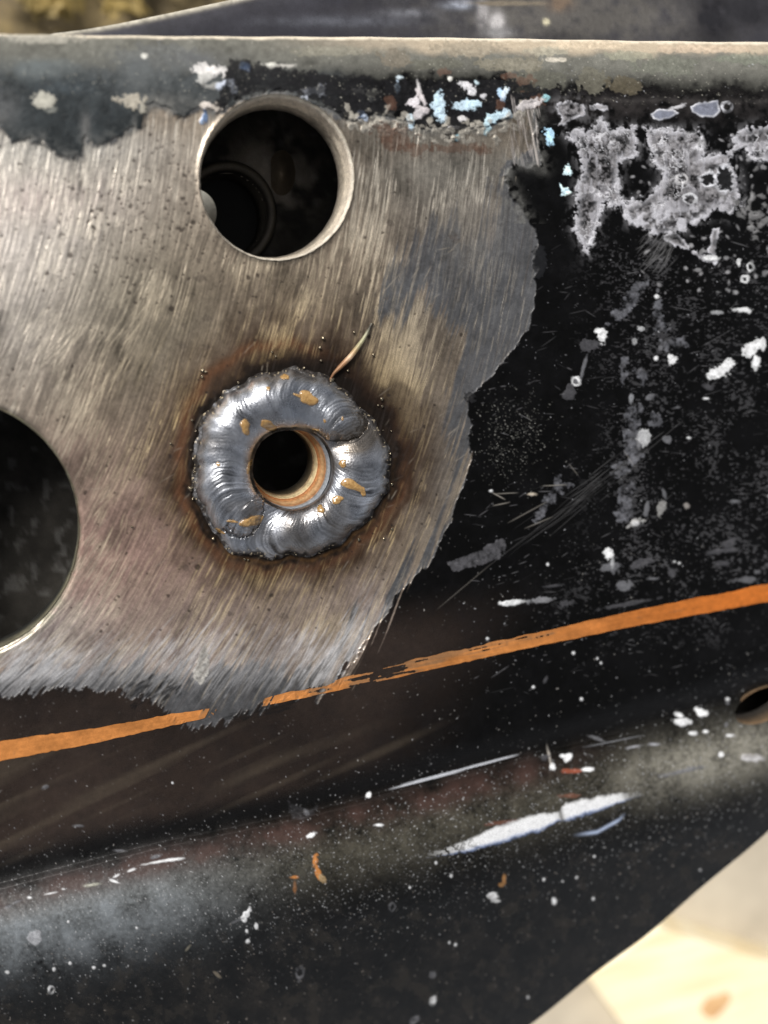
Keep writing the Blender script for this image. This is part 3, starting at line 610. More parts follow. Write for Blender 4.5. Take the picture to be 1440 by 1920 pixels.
# line scratches in the black
N = 60
x = RNG.normal(1120, 60, N); y = 1000-(x-1000)*0.78+RNG.normal(0, 14, N)
blend(strokes(x, y, RNG.normal(-0.67, 0.05, N), RNG.uniform(20, 120, N), RNG.uniform(0.8, 1.1, N), RNG.random(N)*0.35), lin(110, 110, 112), r=0.5)
x = np.array([935, 940, 948, 990, 1010, 1180, 1040, 1075, 870.]); y = np.array([930, 945, 925, 960, 980, 860, 910, 880, 1100.])
blend(strokes(x, y, np.array([0.5, -0.2, -0.05, -0.5, -0.4, 1.0, -0.05, 0.9, -0.7]), np.array([30, 34, 50, 90, 60, 40, 50, 30, 140.]), np.full(9, 1.2), np.array([.8, .6, .5, .5, .5, .3, .6, .3, .3])), lin(140, 136, 130), r=0.5)
N = 500
x = RNG.uniform(880, 1700, N); y = RNG.uniform(450, 1300, N)
blend(strokes(x, y, RNG.normal(-0.12, 0.35, N), RNG.gamma(2, 7, N)+3, RNG.uniform(0.8, 1.2, N), RNG.random(N)**2*0.5), lin(110, 110, 114), r=0.5)
# fine dust specks everywhere on paint; denser on the roll and flank
def specks(n, fx, fy, lo, hi, c, pw=2.0, size=(0.5, 1.15)):
    global colm, rgh
    x = fx(n); y = fy(n, x)
    out = strokes(x, y, RNG.uniform(0, 3.14, n), RNG.uniform(0.5, 3.5, n), RNG.uniform(*size, n), lo+(hi-lo)*RNG.random(n)**(pw+1.5)*1.0)
    blend(np.clip(out, 0, 1)*(1-0.9*mG), lin(*c), r=0.6, h=0.4)
specks(9000, lambda n: RNG.uniform(-300, 1700, n), lambda n, x: crest_v(x)+RNG.normal(-5, 75, n), 0.1, 0.95, (170, 172, 176), 3)
specks(2600, lambda n: RNG.uniform(-300, 1300, n), lambda n, x: crest_v(x)+40+RNG.random(n)*560, 0.1, 0.9, (160, 152, 146), 4)
specks(1800, lambda n: RNG.uniform(-300, 1700, n), lambda n, x: RNG.uniform(1000, 1750, n), 0.1, 0.9, (160, 158, 156), 4)
specks(1500, lambda n: RNG.uniform(860, 1700, n), lambda n, x: RNG.uniform(120, 1300, n), 0.1, 0.95, (170, 172, 178), 4)
specks(500, lambda n: RNG.normal(960, 40, n), lambda n, x: RNG.normal(820, 45, n), 0.1, 0.8, (150, 150, 146), 3)
specks(1800, lambda n: RNG.uniform(-300, 1700, n), lambda n, x: top_v(x)+RNG.random(n)*120, 0.1, 0.8, (180, 178, 168), 3)
# grey overspray smear where the stripe was sanded through, pale flake, black nicks
patch([(362, 1272), (372, 1230), (384, 1208), (394, 1240), (386, 1268), (376, 1284)], (158, 156, 152), 0.9, 2.5, 1.6, r=0.55, h=0.6)
N = 70
x = RNG.uniform(245, 335, N); y = 1300-(x-245)*0.12+RNG.normal(0, 11, N)
blend(strokes(x, y, RNG.normal(-0.7, 0.12, N), RNG.uniform(8, 26, N), RNG.uniform(1.5, 2.6, N), RNG.random(N)*0.6+0.4), lin(20, 20, 21), r=0.25)
N = 60
x = RNG.uniform(430, 560, N); y = 1345-(x-430)*0.22+RNG.normal(0, 5, N)
blend(strokes(x, y, RNG.normal(-0.35, 0.1, N), RNG.uniform(8, 36, N), RNG.uniform(1.3, 2.4, N), RNG.random(N)*0.5+0.4), lin(20, 20, 21), r=0.25)
blob(880, 745, 9, 10, 0, (30, 30, 32), 0.8, 0.9); blob(1010, 490, 12, 30, 0, (26, 27, 30), 0.8, 0.6)
hgt += 0.25*n_mic*(1-steel)+0.5*tdm*n_fin

def samp(a, u, v):
    gx = np.clip((np.asarray(u)-u0)/CS, 0, ww-1.001); gy = np.clip((np.asarray(v)-v0)/CS, 0, hh-1.001)
    ix = gx.astype(int); iy = gy.astype(int); fx = gx-ix; fy = gy-iy
    if a.ndim == 3: fx = fx[..., None]; fy = fy[..., None]
    return (a[iy, ix]*(1-fx)+a[iy, ix+1]*fx)*(1-fy)+(a[iy+1, ix]*(1-fx)+a[iy+1, ix+1]*fx)*fy

# ------------------------------------------------------------------ the bracket: web plate (with rolled top edge and lower flank)
BR = thing('frame_bracket', 'black painted steel frame bracket, sanded bare round a fresh weld', 'bracket')
mid = np.arange(-24, 1466, 1.6)
ucol = np.concatenate([np.linspace(-300, -30, 60), mid, np.linspace(1474, 1740, 60)])
nr = 1340
tpar = np.linspace(0, 1, nr)
UU, TT = np.meshgrid(ucol, tpar)
TV = top_v(UU); BV = bot_v(UU)
VV = TV + (BV-TV)*TT
HOLES = [(518.0, 333.0, 146.0, 156.0, 0.0), (-92.0, 992.0, 240.0, 242.0, 0.0), (545.0, 868.0, 96.0, 98.0, 0.0), (1432.0, 1322.0, 58.0, 30.0, R_(-24))]
def ell(u, v, h):
    x, y, a, b, r = h
    c, s = math.cos(r), math.sin(r)
    xr = (u-x)*c+(v-y)*s; yr = -(u-x)*s+(v-y)*c
    th = np.arctan2(yr/b, xr/a)
    return np.sqrt((xr/a)**2+(yr/b)**2), th
def ell_pt(h, th, k=1.0):
    x, y, a, b, r = h
    c, s = math.cos(r), math.sin(r)
    xr = a*k*np.cos(th); yr = b*k*np.sin(th)
    return x+xr*c-yr*s, y+xr*s+yr*c
faces = grid_faces(nr, len(ucol))
fu = UU.ravel(); fv = VV.ravel()
keep = np.ones(len(faces), bool)
cu = fu[faces].mean(1); cv = fv[faces].mean(1)
for h in HOLES:
    rr, _ = ell(cu, cv, h); keep &= rr > 1.0
kept = faces[keep]; rem = faces[~keep]
bmask = np.zeros(len(fu), bool); bmask[rem.ravel()] = True
used = np.zeros(len(fu), bool); used[kept.ravel()] = True
bnd = bmask & used
for h in HOLES:
    rr, th = ell(fu, fv, h)
    m_ = bnd & (np.abs(rr-1) < 0.12)
    pu, pv = ell_pt(h, th[m_]); 
    fu = fu.copy(); fv = fv.copy(); fu[m_] = pu; fv[m_] = pv
zb = relief(fu, fv)
# small burr rim round the big openings
for h, a in ((HOLES[0], 2.0), (HOLES[1], -6.0)):
    rr, _ = ell(fu, fv, h); dpx = (rr-1)*h[2]
    zb = zb + a*np.exp(-(np.maximum(dpx, 0)/5.0)**2)
zr = zb + samp(hgt, fu, fv)*0.8
remap = -np.ones(len(fu), int); remap[used] = np.arange(used.sum())
wv = P(fu[used], fv[used], zr[used])
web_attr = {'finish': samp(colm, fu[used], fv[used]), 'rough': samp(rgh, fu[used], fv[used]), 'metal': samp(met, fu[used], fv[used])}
# big opening has a ground bevel, paler
rr, _ = ell(fu[used], fv[used], HOLES[1]); dpx = (rr-1)*240
bv = np.clip(1-np.maximum(dpx, 0)/np.where(fv[used] > 1080, 16.0, 5.0), 0, 1)**0.5*(0.55+0.4*samp(n_fin, fu[used], fv[used]))
bv = np.clip(bv, 0, 1)[:, None]
web_attr['finish'] = web_attr['finish']*(1-bv)+lin(150, 150, 132)*bv
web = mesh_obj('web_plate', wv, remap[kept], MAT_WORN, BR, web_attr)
web['label'] = 'front sheet with rolled top edge, orange pinstripe and dusty lower flank'

# return walls along the top edge and lower edge, closing the box section
def wall_strip(name, us, vs, z0s, z1, mat, c, n=10, rough=0.6, metal=0.0, jitter=0.0):
    p0 = P(us, vs, z0s)
    rows = [p0]
    zb_ = p0[:, 2]
    for k in range(1, n+1):
        r = p0.copy(); r[:, 2] = zb_ + (z1*U-zb_)*k/n; rows.append(r)
    v = np.concatenate(rows); at = np.tile(np.asarray(lin(*c), np.float32), (len(v), 1))
    if jitter: at = at*(1+jitter*noise(v[:, 0:1]/U/8, v[:, 2:3]/U/8+v[:, 1:2]/U/8, 4))
    return mesh_obj(name, v, grid_faces(n+1, len(us)), mat, BR, {'finish': at, 'rough': np.full(len(v), rough), 'metal': np.full(len(v), metal)})
us = np.linspace(-300, 1740, 700)
wall_strip('top_flange', us, top_v(us), relief(us, top_v(us))+0.0, -420, MAT_WORN, (60, 60, 60), jitter=0.3)
wall_strip('bottom_flange', us, bot_v(us)-0.3, relief(us, bot_v(us)), -420, MAT_WORN, (34, 34, 36), jitter=0.3)

# ------------------------------------------------------------------ bores through the plate
def bore(name, h, prof, n=260, mat=MAT_WALL, parent=BR, metal=0.5):
    """prof: (scale, height px, colour, roughness) from the front rim inwards"""
    th = np.linspace(0, 2*math.pi, n, endpoint=False)
    eu, ev = ell_pt(h, th)
    rim_ = P(eu, ev, 0.0); c = rim_.mean(0)
    rows = []; cols = []; rgs = []; ms = []
    # refine the profile
    for k in range(len(prof)-1):
        a, b = prof[k], prof[k+1]; st = 6
        for i in range(st):
            f = i/st
            s = a[0]+(b[0]-a[0])*f; z = a[1]+(b[1]-a[1])*f
            rows.append((s, z)); cols.append(np.array(lin(*a[2]))*(1-f)+np.array(lin(*b[2]))*f); rgs.append(a[3]); 
    a = prof[-1]; rows.append(a[:2]); cols.append(lin(*a[2])); rgs.append(a[3])
    V = []; CC = []; RR = []
    for (s, z), cc, rg in zip(rows, cols, rgs):
        jit = 1+0.004*noise(th*18, np.full(n, z/6.0), 9)
        p = c + (rim_-c)*(s*jit)[:, None]; p[:, 2] = z*U
        V.append(p)
        nz = 1+0.22*noise(th*30, np.full(n, z/5.0), 3)+0.14*noise(th*7, np.full(n, z/30.0), 8)
        CC.append(cc[None, :]*nz[:, None]); RR.append(np.full(n, rg))
    V = np.concatenate(V); CC = np.concatenate(CC); RR = np.concatenate(RR)
    return mesh_obj(name, V, grid_faces(len(rows), n, True), mat, parent, {'finish': np.clip(CC, 0, 0.9), 'rough': RR, 'metal': np.full(len(V), metal)})
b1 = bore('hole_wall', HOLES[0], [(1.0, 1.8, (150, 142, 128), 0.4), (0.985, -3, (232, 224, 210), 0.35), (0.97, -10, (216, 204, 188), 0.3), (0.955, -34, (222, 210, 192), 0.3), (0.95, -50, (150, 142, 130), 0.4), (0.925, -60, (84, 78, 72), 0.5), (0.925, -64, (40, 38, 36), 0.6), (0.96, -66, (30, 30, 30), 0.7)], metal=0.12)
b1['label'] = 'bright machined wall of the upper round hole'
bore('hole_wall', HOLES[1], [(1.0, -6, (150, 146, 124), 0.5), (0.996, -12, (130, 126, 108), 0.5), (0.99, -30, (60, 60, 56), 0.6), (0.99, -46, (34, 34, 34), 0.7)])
bore('hole_wall', HOLES[3], [(1.0, 0, (130, 104, 78), 0.6), (0.97, -8, (96, 80, 62), 0.6), (0.94, -30, (50, 44, 38), 0.7), (0.94, -50, (40, 38, 36), 0.7)], metal=0.0)

# ------------------------------------------------------------------ weld bead
WC = (545.0, 868.0)
def adiff(p, q): return (p-q+180) % 360-180
def bead_h(p, r):
    """height (px) of the weld surface at polar position p (degrees, ccw), r (px)"""
    ro = r_out(p); ri = r_in(p)
    rc = ri + (ro-ri)*0.50; hw = (ro-ri)*0.5
    dn = (r-rc)/hw
    # under pass: from the lower left round the bottom to the right
    prof = np.sqrt(np.clip(1-dn**2*0.995, 0, 1))
    wob = 1+0.07*np.sin(np.radians(p)*5+1)+0.05*np.sin(np.radians(p)*11)
    sag = 1-0.50*gauss(adiff(p, 20), 0, 17)-0.46*gauss(adiff(p, 246), 0, 15)
    hB = 40*prof*wob*sag
    arcB = np.radians((p-238) % 360)*125
    arcB = arcB - 46*(1-np.sqrt(np.clip(1-0.94*dn**2, 0, 1)))
    # top pass: tail at 222, over the left and the top, nose at 42
    pm = (p-40) % 360                      # 0 at nose centre .. 182 at tail centre
    eN = np.where(pm > 270, (360-pm), 0.0); eT = np.where((pm > 184) & (pm <= 270), pm-184, 0.0)
    e = np.radians(eN)*130/46.0 + np.radians(eT)*112/40.0
    shift = np.where(eT > 0, 0.1, 0.0)
    rcn = rc + 0.06*hw*gauss(adiff(p, 40), 0, 25)
    xq = r*np.cos(np.radians(p)); yq = r*np.sin(np.radians(p))
    dA = np.sqrt(((r-rcn)/(hw*0.97)+shift)**2 + e**2) + (0.05*noise(xq/9, yq/9, 141)+0.03*noise(xq/3.5, yq/3.5, 142))*((eN+eT) > 0)
    hA = 51*np.sqrt(np.clip(1-dA**2, 0, 1))**0.9*(1+0.05*np.sin(np.radians(p)*7+2))
    arcA = np.abs(adiff(p, 138)); arcA = np.radians(np.where(pm > 270, adiff(138, p), arcA))*125
    arcA = arcA - 52*(1-np.sqrt(np.clip(1-0.94*((r-rcn)/hw)**2, 0, 1)))
    inA = hA > hB
    h = np.where(inA, hA, hB)
    arc = np.where(inA, arcA, arcB+400)
    # ripples
    x_ = r*np.cos(np.radians(p)); y_ = r*np.sin(np.radians(p))
    wv_ = 3.2*noise(x_/26, y_/26, 41)+1.2*noise(x_/9, y_/9, 42)
    amp = np.clip(0.55+0.8*noise(x_/38, y_/38, 43), 0.12, 1.4)
    crater = np.clip(gauss(np.sqrt((x_-25)**2+(y_-105)**2), 0, 40), 0, 1)
    amp = amp*(1-0.85*crater)
    ph = (arc+wv_)
    hA = hA; rp = 0.13*np.sin(ph*2*np.pi/11.5+2*noise(ph/30, ph*0+1, 49))+0.20*np.sin(ph*2*np.pi/6.1+1.3)+0.30*noise(ph/9, ph*0+3.0, 44)+0.5*noise(ph/4.2, ph*0+8.0, 48)
    edge = np.clip(h/14, 0, 1)
    h = h + rp*amp*edge*0.95 + 1.6*noise(x_/34, y_/34, 45)*edge - 5*crater*edge
    # crusty outer toe
    toe = sstep(0.86, 1.0, dn)
    h = h + toe*(0.6+1.6*noise(x_/8, y_/8, 46)+1.2*noise(x_/2.6, y_/2.6, 47))
    h = h + 0.16*edge*noise(ph/1.9, dn*2.0, 52) + 0.14*edge*noise(x_/1.8, y_/1.8, 53)
    seam = np.exp(-((hA-hB)/3.0)**2)*(hB > 6)*((eN+eT > 0) | (hA > 1))
    h = h - 2.5*seam
    return h, dn, inA, ph, rp*amp, x_, y_, seam
nth, nrr = 1300, 170
pa = np.linspace(0, 360, nth, endpoint=False)
wr = np.linspace(0, 1, nrr)
PA, WR = np.meshgrid(pa, wr)
RO = r_out(PA)+3.0+5.0*noise(PA/15.0, PA*0+1, 50)+2.2*noise(PA/3.3, PA*0+1, 51); RI = r_in(PA)
RRr = RI+(RO-RI)*WR
hB_, dn_, inA_, ph_, rip_, xx_, yy_, seam_ = bead_h(PA, RRr)
outer = sstep(0.975, 1.0, WR)
hB_ = hB_*(1-outer)-2.0*outer
inner_fall = sstep(0.06, 0.0, WR)
hB_ = hB_ - 14*inner_fall
BU = WC[0]+RRr*np.cos(np.radians(PA)); BVv = WC[1]-RRr*np.sin(np.radians(PA))
bw = P(BU, BVv, hB_)
rows = [bw.reshape(-1, 3)]
base = np.array(lin(176, 179, 186))
tv_ = 1 + 0.95*rip_ + 0.22*noise(ph_/2.4, dn_*1.5, 54)*np.clip(0.4+noise(xx_/25, yy_/25, 55), 0, 1.2) + 0.30*noise(xx_/22, yy_/22, 61)+0.12*noise(xx_/5, yy_/5, 62)
bc = base*np.clip(tv_, 0.25, 1.8)[..., None]*(1-0.7*np.clip(seam_, 0, 1))[..., None]  # ripple and seam shading painted into the bead colour
bronze = np.clip(noise(xx_/40, yy_/40, 63)*0.8+0.1, 0, 0.5)+0.7*gauss(adiff(PA, 18), 0, 10)*sstep(0.0, 0.5, WR)
bronze = np.clip(bronze, 0, 0.8)[..., None]
bc = bc*(1-bronze)+np.array(lin(120, 108, 92))*bronze
pool = np.clip(gauss(np.sqrt((xx_-25)**2+(yy_-105)**2), 0, 55), 0, 0.8)[..., None]
bc = bc*(1-pool)+np.array(lin(158, 163, 172))*pool
toe_ = sstep(0.86, 0.985, WR+0.07*noise(xx_/9, yy_/9, 64))
crust = np.array(lin(46, 42, 40))*(1+0.9*noise(xx_/3, yy_/3, 65))[..., None]
sp = sstep(0.55, 0.8, noise(xx_/2.8, yy_/2.8, 66))[..., None]
crust = crust*(1-sp)+np.array(lin(190, 176, 150))*sp
bc = bc*(1-toe_[..., None])+crust*toe_[..., None]
brg = np.clip(0.30+0.10*noise(xx_/12, yy_/12, 67)+0.3*toe_, 0.16, 0.7)
bm = np.clip(0.92-0.6*toe_, 0, 1)
bead = mesh_obj('weld_bead', bw, grid_faces(nrr, nth, True)[:, ::-1], MAT_WELD, BR, {'finish': np.clip(bc, 0.01, 0.95).reshape(-1, 3), 'rough': brg.ravel(), 'metal': bm.ravel()})
bead['label'] = 'rippled blue grey ring of weld round the small hole'

# bushing inside the weld: grey lap, orange ring, cream ring, dark rim
HB = (545.0, 878.0, 76.0, 80.0, 0.0)
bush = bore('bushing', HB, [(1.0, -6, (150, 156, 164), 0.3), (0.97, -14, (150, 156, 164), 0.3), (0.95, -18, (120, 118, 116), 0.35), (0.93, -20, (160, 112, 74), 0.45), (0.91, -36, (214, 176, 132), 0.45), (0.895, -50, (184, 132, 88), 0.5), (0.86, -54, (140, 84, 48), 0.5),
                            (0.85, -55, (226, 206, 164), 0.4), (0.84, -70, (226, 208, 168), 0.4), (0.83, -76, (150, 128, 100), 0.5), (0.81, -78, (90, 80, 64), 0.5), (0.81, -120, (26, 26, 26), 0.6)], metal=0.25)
bush['label'] = 'orange and cream rings lining the welded hole'

# amber slag droplets sitting on the bead
AMB = plain_material('amber slag', lin(132, 100, 56), lin(176, 142, 92), rough=0.12, scale=2500, bump=0.15, bdist=0.00005, coat=0.8, spec=0.7)
def bead_at(u, v):
    dx_ = u-WC[0]; dy_ = v-WC[1]
    return bead_h(np.degrees(np.arctan2(-dy_, dx_)) % 360, np.sqrt(dx_*dx_+dy_*dy_))[0]
def slag(x, y, rx, ry, ang, lift=3.0, bend=0.0, seed=1):
    n = 44; k = 14
    th = np.linspace(0, 2*math.pi, n, endpoint=False); ks = np.linspace(0.02, 1, k)
    TH, KS = np.meshgrid(th, ks)
    rad = 1+0.16*np.sin(TH*2+seed)+0.10*np.sin(TH*3+seed*2.1)+0.06*np.sin(TH*5+seed*3.3)
    a = KS*rad*rx*np.cos(TH); b = KS*rad*ry*np.sin(TH) + bend*(KS*np.cos(TH))**2*rx
    ca, sa = math.cos(R_(ang)), math.sin(R_(ang))
    uu = x+a*ca-b*sa; vv_ = y+a*sa+b*ca
    hz_ = bead_at(uu, vv_)
    z = hz_ + lift*np.sqrt(np.clip(1-KS**2, 0, 1)) + 0.9*(1-KS**8) - 1.4*(KS > 0.99)
    return mesh_obj('slag_spot', P(uu, vv_, z), np.concatenate([grid_faces(k, n, True)[:, ::-1]]), AMB, bead)
def Z3(x, y): return 330+x/3.273, 640+y/3.273
for i, (x, y, rx, ry, ag, lf, bd) in enumerate([(812, 350, 56, 46, 25, 5, 0), (745, 332, 26, 10, 30, 1.5, 0), (426, 525, 32, 46, -15, 4, 0), (565, 518, 52, 30, 12, 3, -0.1), (566, 290, 12, 17, 0, 1.5, 0), (668, 218, 28, 18, 20, 2, 0), (1022, 750, 27, 24, 0, 3, 0),
                                               (1085, 880, 76, 32, 16, 2.5, 0.25), (1150, 925, 14, 36, -10, 1.5, 0), (990, 972, 38, 26, 5, 3, 0), (888, 1030, 27, 24, 0, 3.5, 0), (468, 1105, 70, 34, -22, 4.5, 0), (345, 1106, 34, 9, 10, 1.2, 0), (450, 770, 12, 42, 15, 1.5, 0), (912, 490, 9, 12, 0, 1.5, 0),
                                               (258, 755, 10, 18, -30, 1, 0), (270, 1165, 34, 10, 35, 1, 0), (1022, 475, 8, 12, 0, 1, 0), (860, 545, 24, 6, 5, 1.5, 0)]):
    xx, yy = Z3(x, y); slag(xx, yy, rx/3.273, ry/3.273, ag, lf, bd, i*1.7+1)

# spatter beads round the weld
SPT = plain_material('spatter steel', lin(60, 54, 48), lin(170, 158, 136), rough=0.25, metal=0.9, scale=4000)
def ball(name, u, v, r, z, mat, parent, sq=0.8):
    n, k = 16, 9
    th = np.linspace(0, 2*math.pi, n, endpoint=False); ph = np.linspace(-math.pi/2+0.01, math.pi/2-0.01, k)
    TH, PHh = np.meshgrid(th, ph)
    c = P(u, v, z)
    rr = r*U*(1+0.15*np.sin(TH*3+u)*np.cos(PHh))
    pts = np.stack([c[0]+rr*np.cos(PHh)*np.cos(TH), c[1]+rr*np.cos(PHh)*np.sin(TH), c[2]+rr*np.sin(PHh)*sq], -1)
    return mesh_obj(name, pts, grid_faces(k, n, True), mat, parent)
spots = [(380, 695, 4.5), (379, 707, 3), (386, 697, 2.5), (447, 718, 3), (600, 652, 3.5), (606, 634, 4), (602, 676, 3), (664, 623, 3), (698, 608, 3.5), (652, 695, 3), (716, 748, 4.5), (717, 762, 3), (709, 760, 2.5), (363, 860, 3), (358, 916, 6), (366, 905, 4), (622, 712, 6), (614, 718, 4.5), (668, 770, 5),
         (365, 885, 3.5), (728, 846, 3), (735, 908, 3.5), (673, 1012, 4), (735, 992, 3), (497, 1044, 3), (320, 832, 3), (247, 988, 2.5), (510, 660, 2.5), (517, 668, 2.5), (570, 690, 3), (540, 700, 3), (404, 790, 3), (380, 812, 3), (372, 842, 4), (400, 1010, 4), (700, 665, 3), (720, 1010, 3)]
rg2 = np.random.default_rng(5)
for k in range(22):
    p = rg2.uniform(0, 360); rr_ = float(r_out(p))+rg2.gamma(1.1, 6)-1
    spots.append((WC[0]+rr_*math.cos(R_(p)), WC[1]-rr_*math.sin(R_(p)), rg2.uniform(1.3, 3.0)))
for (x, y, r) in spots: ball('spatter_bead', x, y, r*0.85, r*0.4+0.5, SPT, BR)

# fine whisker of molten wire standing off the plate above the weld
def tube(name, pts, rad, mat, parent, cols=None, n=12):
    pts = np.array(pts); V = []; CC = []
    m = len(pts)
    for i in range(m):
        t = pts[min(i+1, m-1)]-pts[max(i-1, 0)]; t /= np.linalg.norm(t)
        a = np.cross(t, [0, 0, 1]); a /= np.linalg.norm(a); b = np.cross(a, t)
        for k in range(n):
            th = 2*math.pi*k/n
            V.append(pts[i]+(a*math.cos(th)+b*math.sin(th))*rad[i])
            if cols is not None: CC.append(cols[i])
    at = {'finish': np.array(CC), 'rough': np.full(len(V), 0.5), 'metal': np.full(len(V), 0.2)} if cols is not None else None
    return mesh_obj(name, V, grid_faces(m, n, True), mat, parent, at)
wu = np.array([618, 626, 636, 646, 656, 664, 672, 680, 686, 691, 694, 697]); wvv = np.array([713, 700, 690, 680, 670, 660, 649, 638, 628, 619, 613, 606])
wz = np.array([4, 6, 7, 8, 9, 9, 9, 8, 7, 6, 5, 5.])
wpts = [P(a, b, c) for a, b, c in zip(wu, wvv, wz)]
wrad = np.array([1.6, 2.6, 4.2, 5.0, 5.2, 5.2, 4.6, 3.8, 3.2, 3.4, 2.4, 2.6])*U
wc_ = [np.asarray(c)*0.75+0.0 for c in [lin(120, 78, 50), lin(140, 102, 72), lin(156, 116, 84), lin(172, 130, 96), lin(216, 186, 156), lin(176, 150, 112), lin(166, 158, 124), lin(170, 168, 136), lin(160, 158, 134), lin(90, 88, 76), lin(50, 46, 42), lin(110, 104, 92)]]
wk_ = tube('wire_whisker', wpts, wrad, MAT_WELD, BR, wc_)
wk_['label'] = 'thin orange and pale green sliver sticking up from the weld'

# ------------------------------------------------------------------ orange pinstripe (its own thin film, worn through in the middle)
def stripe_edges(u):
    t = np.interp(u, [-300, 0, 160, 370, 390, 505, 600, 640, 740, 1000, 1200, 1440, 1740], [1442, 1390, 1367, 1331, 1328, 1307, 1285, 1270, 1245, 1188, 1143, 1094, 1026])
    b = np.interp(u, [-300, 0, 160, 370, 390, 505, 600, 640, 740, 1000, 1200, 1440, 1740], [1484, 1427, 1397, 1350, 1345, 1322, 1302, 1293, 1271, 1213, 1172, 1128, 1062])
    return t, b
su = np.arange(-300, 1740, 1.2); ns = 26
sT, sB = stripe_edges(su)
tt_ = np.linspace(0, 1, ns)
SUU, STT = np.meshgrid(su, tt_); 
SVV = sT[None, :]+(sB-sT)[None, :]*STT + 1.0*noise(SUU/30, STT*0+1, 71)*(1-STT)*1.6 + 1.1*noise(SUU/9, STT*0+5, 72)
an = math.atan(-0.21)
al = SUU*math.cos(an)+SVV*math.sin(an); ac = -SUU*math.sin(an)+SVV*math.cos(an)
wearf = np.zeros_like(SUU)
wearf = np.maximum(wearf, gauss(SUU, 445, 52)*1.9)
wearf = np.maximum(wearf, gauss(SUU, 600, 30)*0.85)
wearf = np.maximum(wearf, (gauss(SUU, 720, 110)*0.78)*(1-0.35*STT))
wearf = np.maximum(wearf, gauss(SUU, 900, 120)*0.35*(1-STT))
wn_ = 0.55*noise(ac/2.6, al/60, 73)+0.25*noise(ac/6, al/24, 74)+0.15*noise(SUU/5, SVV/5, 75)
stk = noise((np.hypot(SUU-QX, SVV-QY))/4, np.arctan2(SVV-QY, SUU-QX)*2600/60, 76)*0.5
wn_ = np.where(SUU < 560, stk+0.2*noise(SUU/5, SVV/5, 75), wn_)
keepv = (wearf + wn_*0.8) < 0.62
sf = grid_faces(ns, len(su))
kf = keepv.ravel()[sf].mean(1) > 0.6
sf = sf[kf]
zS = relief(SUU, SVV)+1.1+samp(hgt, SUU, SVV)*0.35
SP_ = P(SUU, SVV, zS).reshape(-1, 3)
so_ = np.asarray(lin(212, 140, 78))*(1-sstep(900, 1440, SUU))[..., None]+np.asarray(lin(214, 122, 52))*sstep(900, 1440, SUU)[..., None]
so_ = so_*0.58*(1+0.22*noise(SUU/40, SVV/20, 77)+0.12*noise(SUU/7, SVV/6, 79)+0.10*noise(al/30, ac/2.5, 78))[..., None]
darkst = np.maximum(sstep(0.28, 0.62, wearf+wn_*0.7), sstep(0.75, 0.2, STT+0.5*noise(al/40, ac/3, 161))*gauss(SUU, 800, 190)*0.9)[..., None]
so_ = so_*(1-0.65*darkst)+np.asarray(lin(96, 84, 68))*0.65*darkst
usedS = np.zeros(len(SP_), bool); usedS[sf.ravel()] = True
rm = -np.ones(len(SP_), int); rm[usedS] = np.arange(usedS.sum())
stripe = mesh_obj('pinstripe', SP_[usedS], rm[sf], MAT_WORN, BR, {'finish': so_.reshape(-1, 3)[usedS], 'rough': np.full(usedS.sum(), 0.38), 'metal': np.zeros(usedS.sum())})
stripe['label'] = 'orange pinstripe worn away below the weld'

# ------------------------------------------------------------------ inside of the box section, seen through the holes
ZI = -330
def proj(w_):
    c_ = (w_-np.array([0, 0, H])) @ M_CW
    return CX-c_[..., 0]/c_[..., 2]*F_PX, CY+c_[..., 1]/c_[..., 2]*F_PX
gu = np.linspace(-300, 1740, 300); gv = np.linspace(0, 1, 240)
WU, WT = np.meshgrid(gu, gv)
wp_ = P(WU, top_v(WU)+3+(bot_v(WU)-top_v(WU)-6)*WT, 0.0); wp_[..., 2] = ZI*U
GU, GV = proj(wp_)
IH = (424.0, 404.0, 74.0, 80.0, 0.0)
gf = grid_faces(len(gv), len(gu)); 
rr, _ = ell(GU.ravel()[gf].mean(1), GV.ravel()[gf].mean(1), IH)
ziR = ZI+6*noise(GU/90, GV/90, 80)
ic = (np.array(lin(50, 48, 45))+np.array([0.42, 0.37, 0.31])*np.exp(-(((GU-505)/75)**2+((GV-335)/75)**2))[..., None]*sstep(-0.6, 0.4, fbm(GU, GV, 40, 3, 162))[..., None])*(1+0.5*fbm(GU, GV, 60, 4, 81))[..., None]+np.array(lin(60, 60, 60))*sstep(0.35, 0.9, fbm(GU, GV, 22, 3, 82))[..., None]  # pale patch painted behind the upper hole to brighten the inside
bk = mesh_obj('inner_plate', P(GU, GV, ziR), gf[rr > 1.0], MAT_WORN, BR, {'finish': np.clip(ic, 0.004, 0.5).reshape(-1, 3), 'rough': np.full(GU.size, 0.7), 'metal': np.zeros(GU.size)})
bk['label'] = 'dusty dark back wall seen through the holes'
def bore_at(name, h, z0, prof, parent, mat=MAT_WALL, n=96, metal=0.1):
    th = np.linspace(0, 2*math.pi, n, endpoint=False)
    eu, ev = ell_pt(h, th); rim_ = P(eu, ev, z0); c = rim_.mean(0)
    V = []; CC = []
    for (s, z, cc) in prof:
        p = c+(rim_-c)*s; p[:, 2] = (z0+z)*U; V.append(p); CC.append(np.tile(lin(*cc), (n, 1)))
    V = np.concatenate(V)
    return mesh_obj(name, V, grid_faces(len(prof), n, True), mat, parent, {'finish': np.concatenate(CC), 'rough': np.full(len(V), 0.5), 'metal': np.full(len(V), metal)})
col_ = bore_at('inner_collar', IH, ZI, [(1.28, 0, (60, 56, 50)), (1.26, 10, (80, 76, 68)), (1.16, 18, (120, 112, 98)), (1.06, 14, (80, 74, 66)), (1.0, 10, (24, 24, 24)), (1.0, -90, (16, 16, 16)), (0.9, -92, (10, 10, 10))], BR)
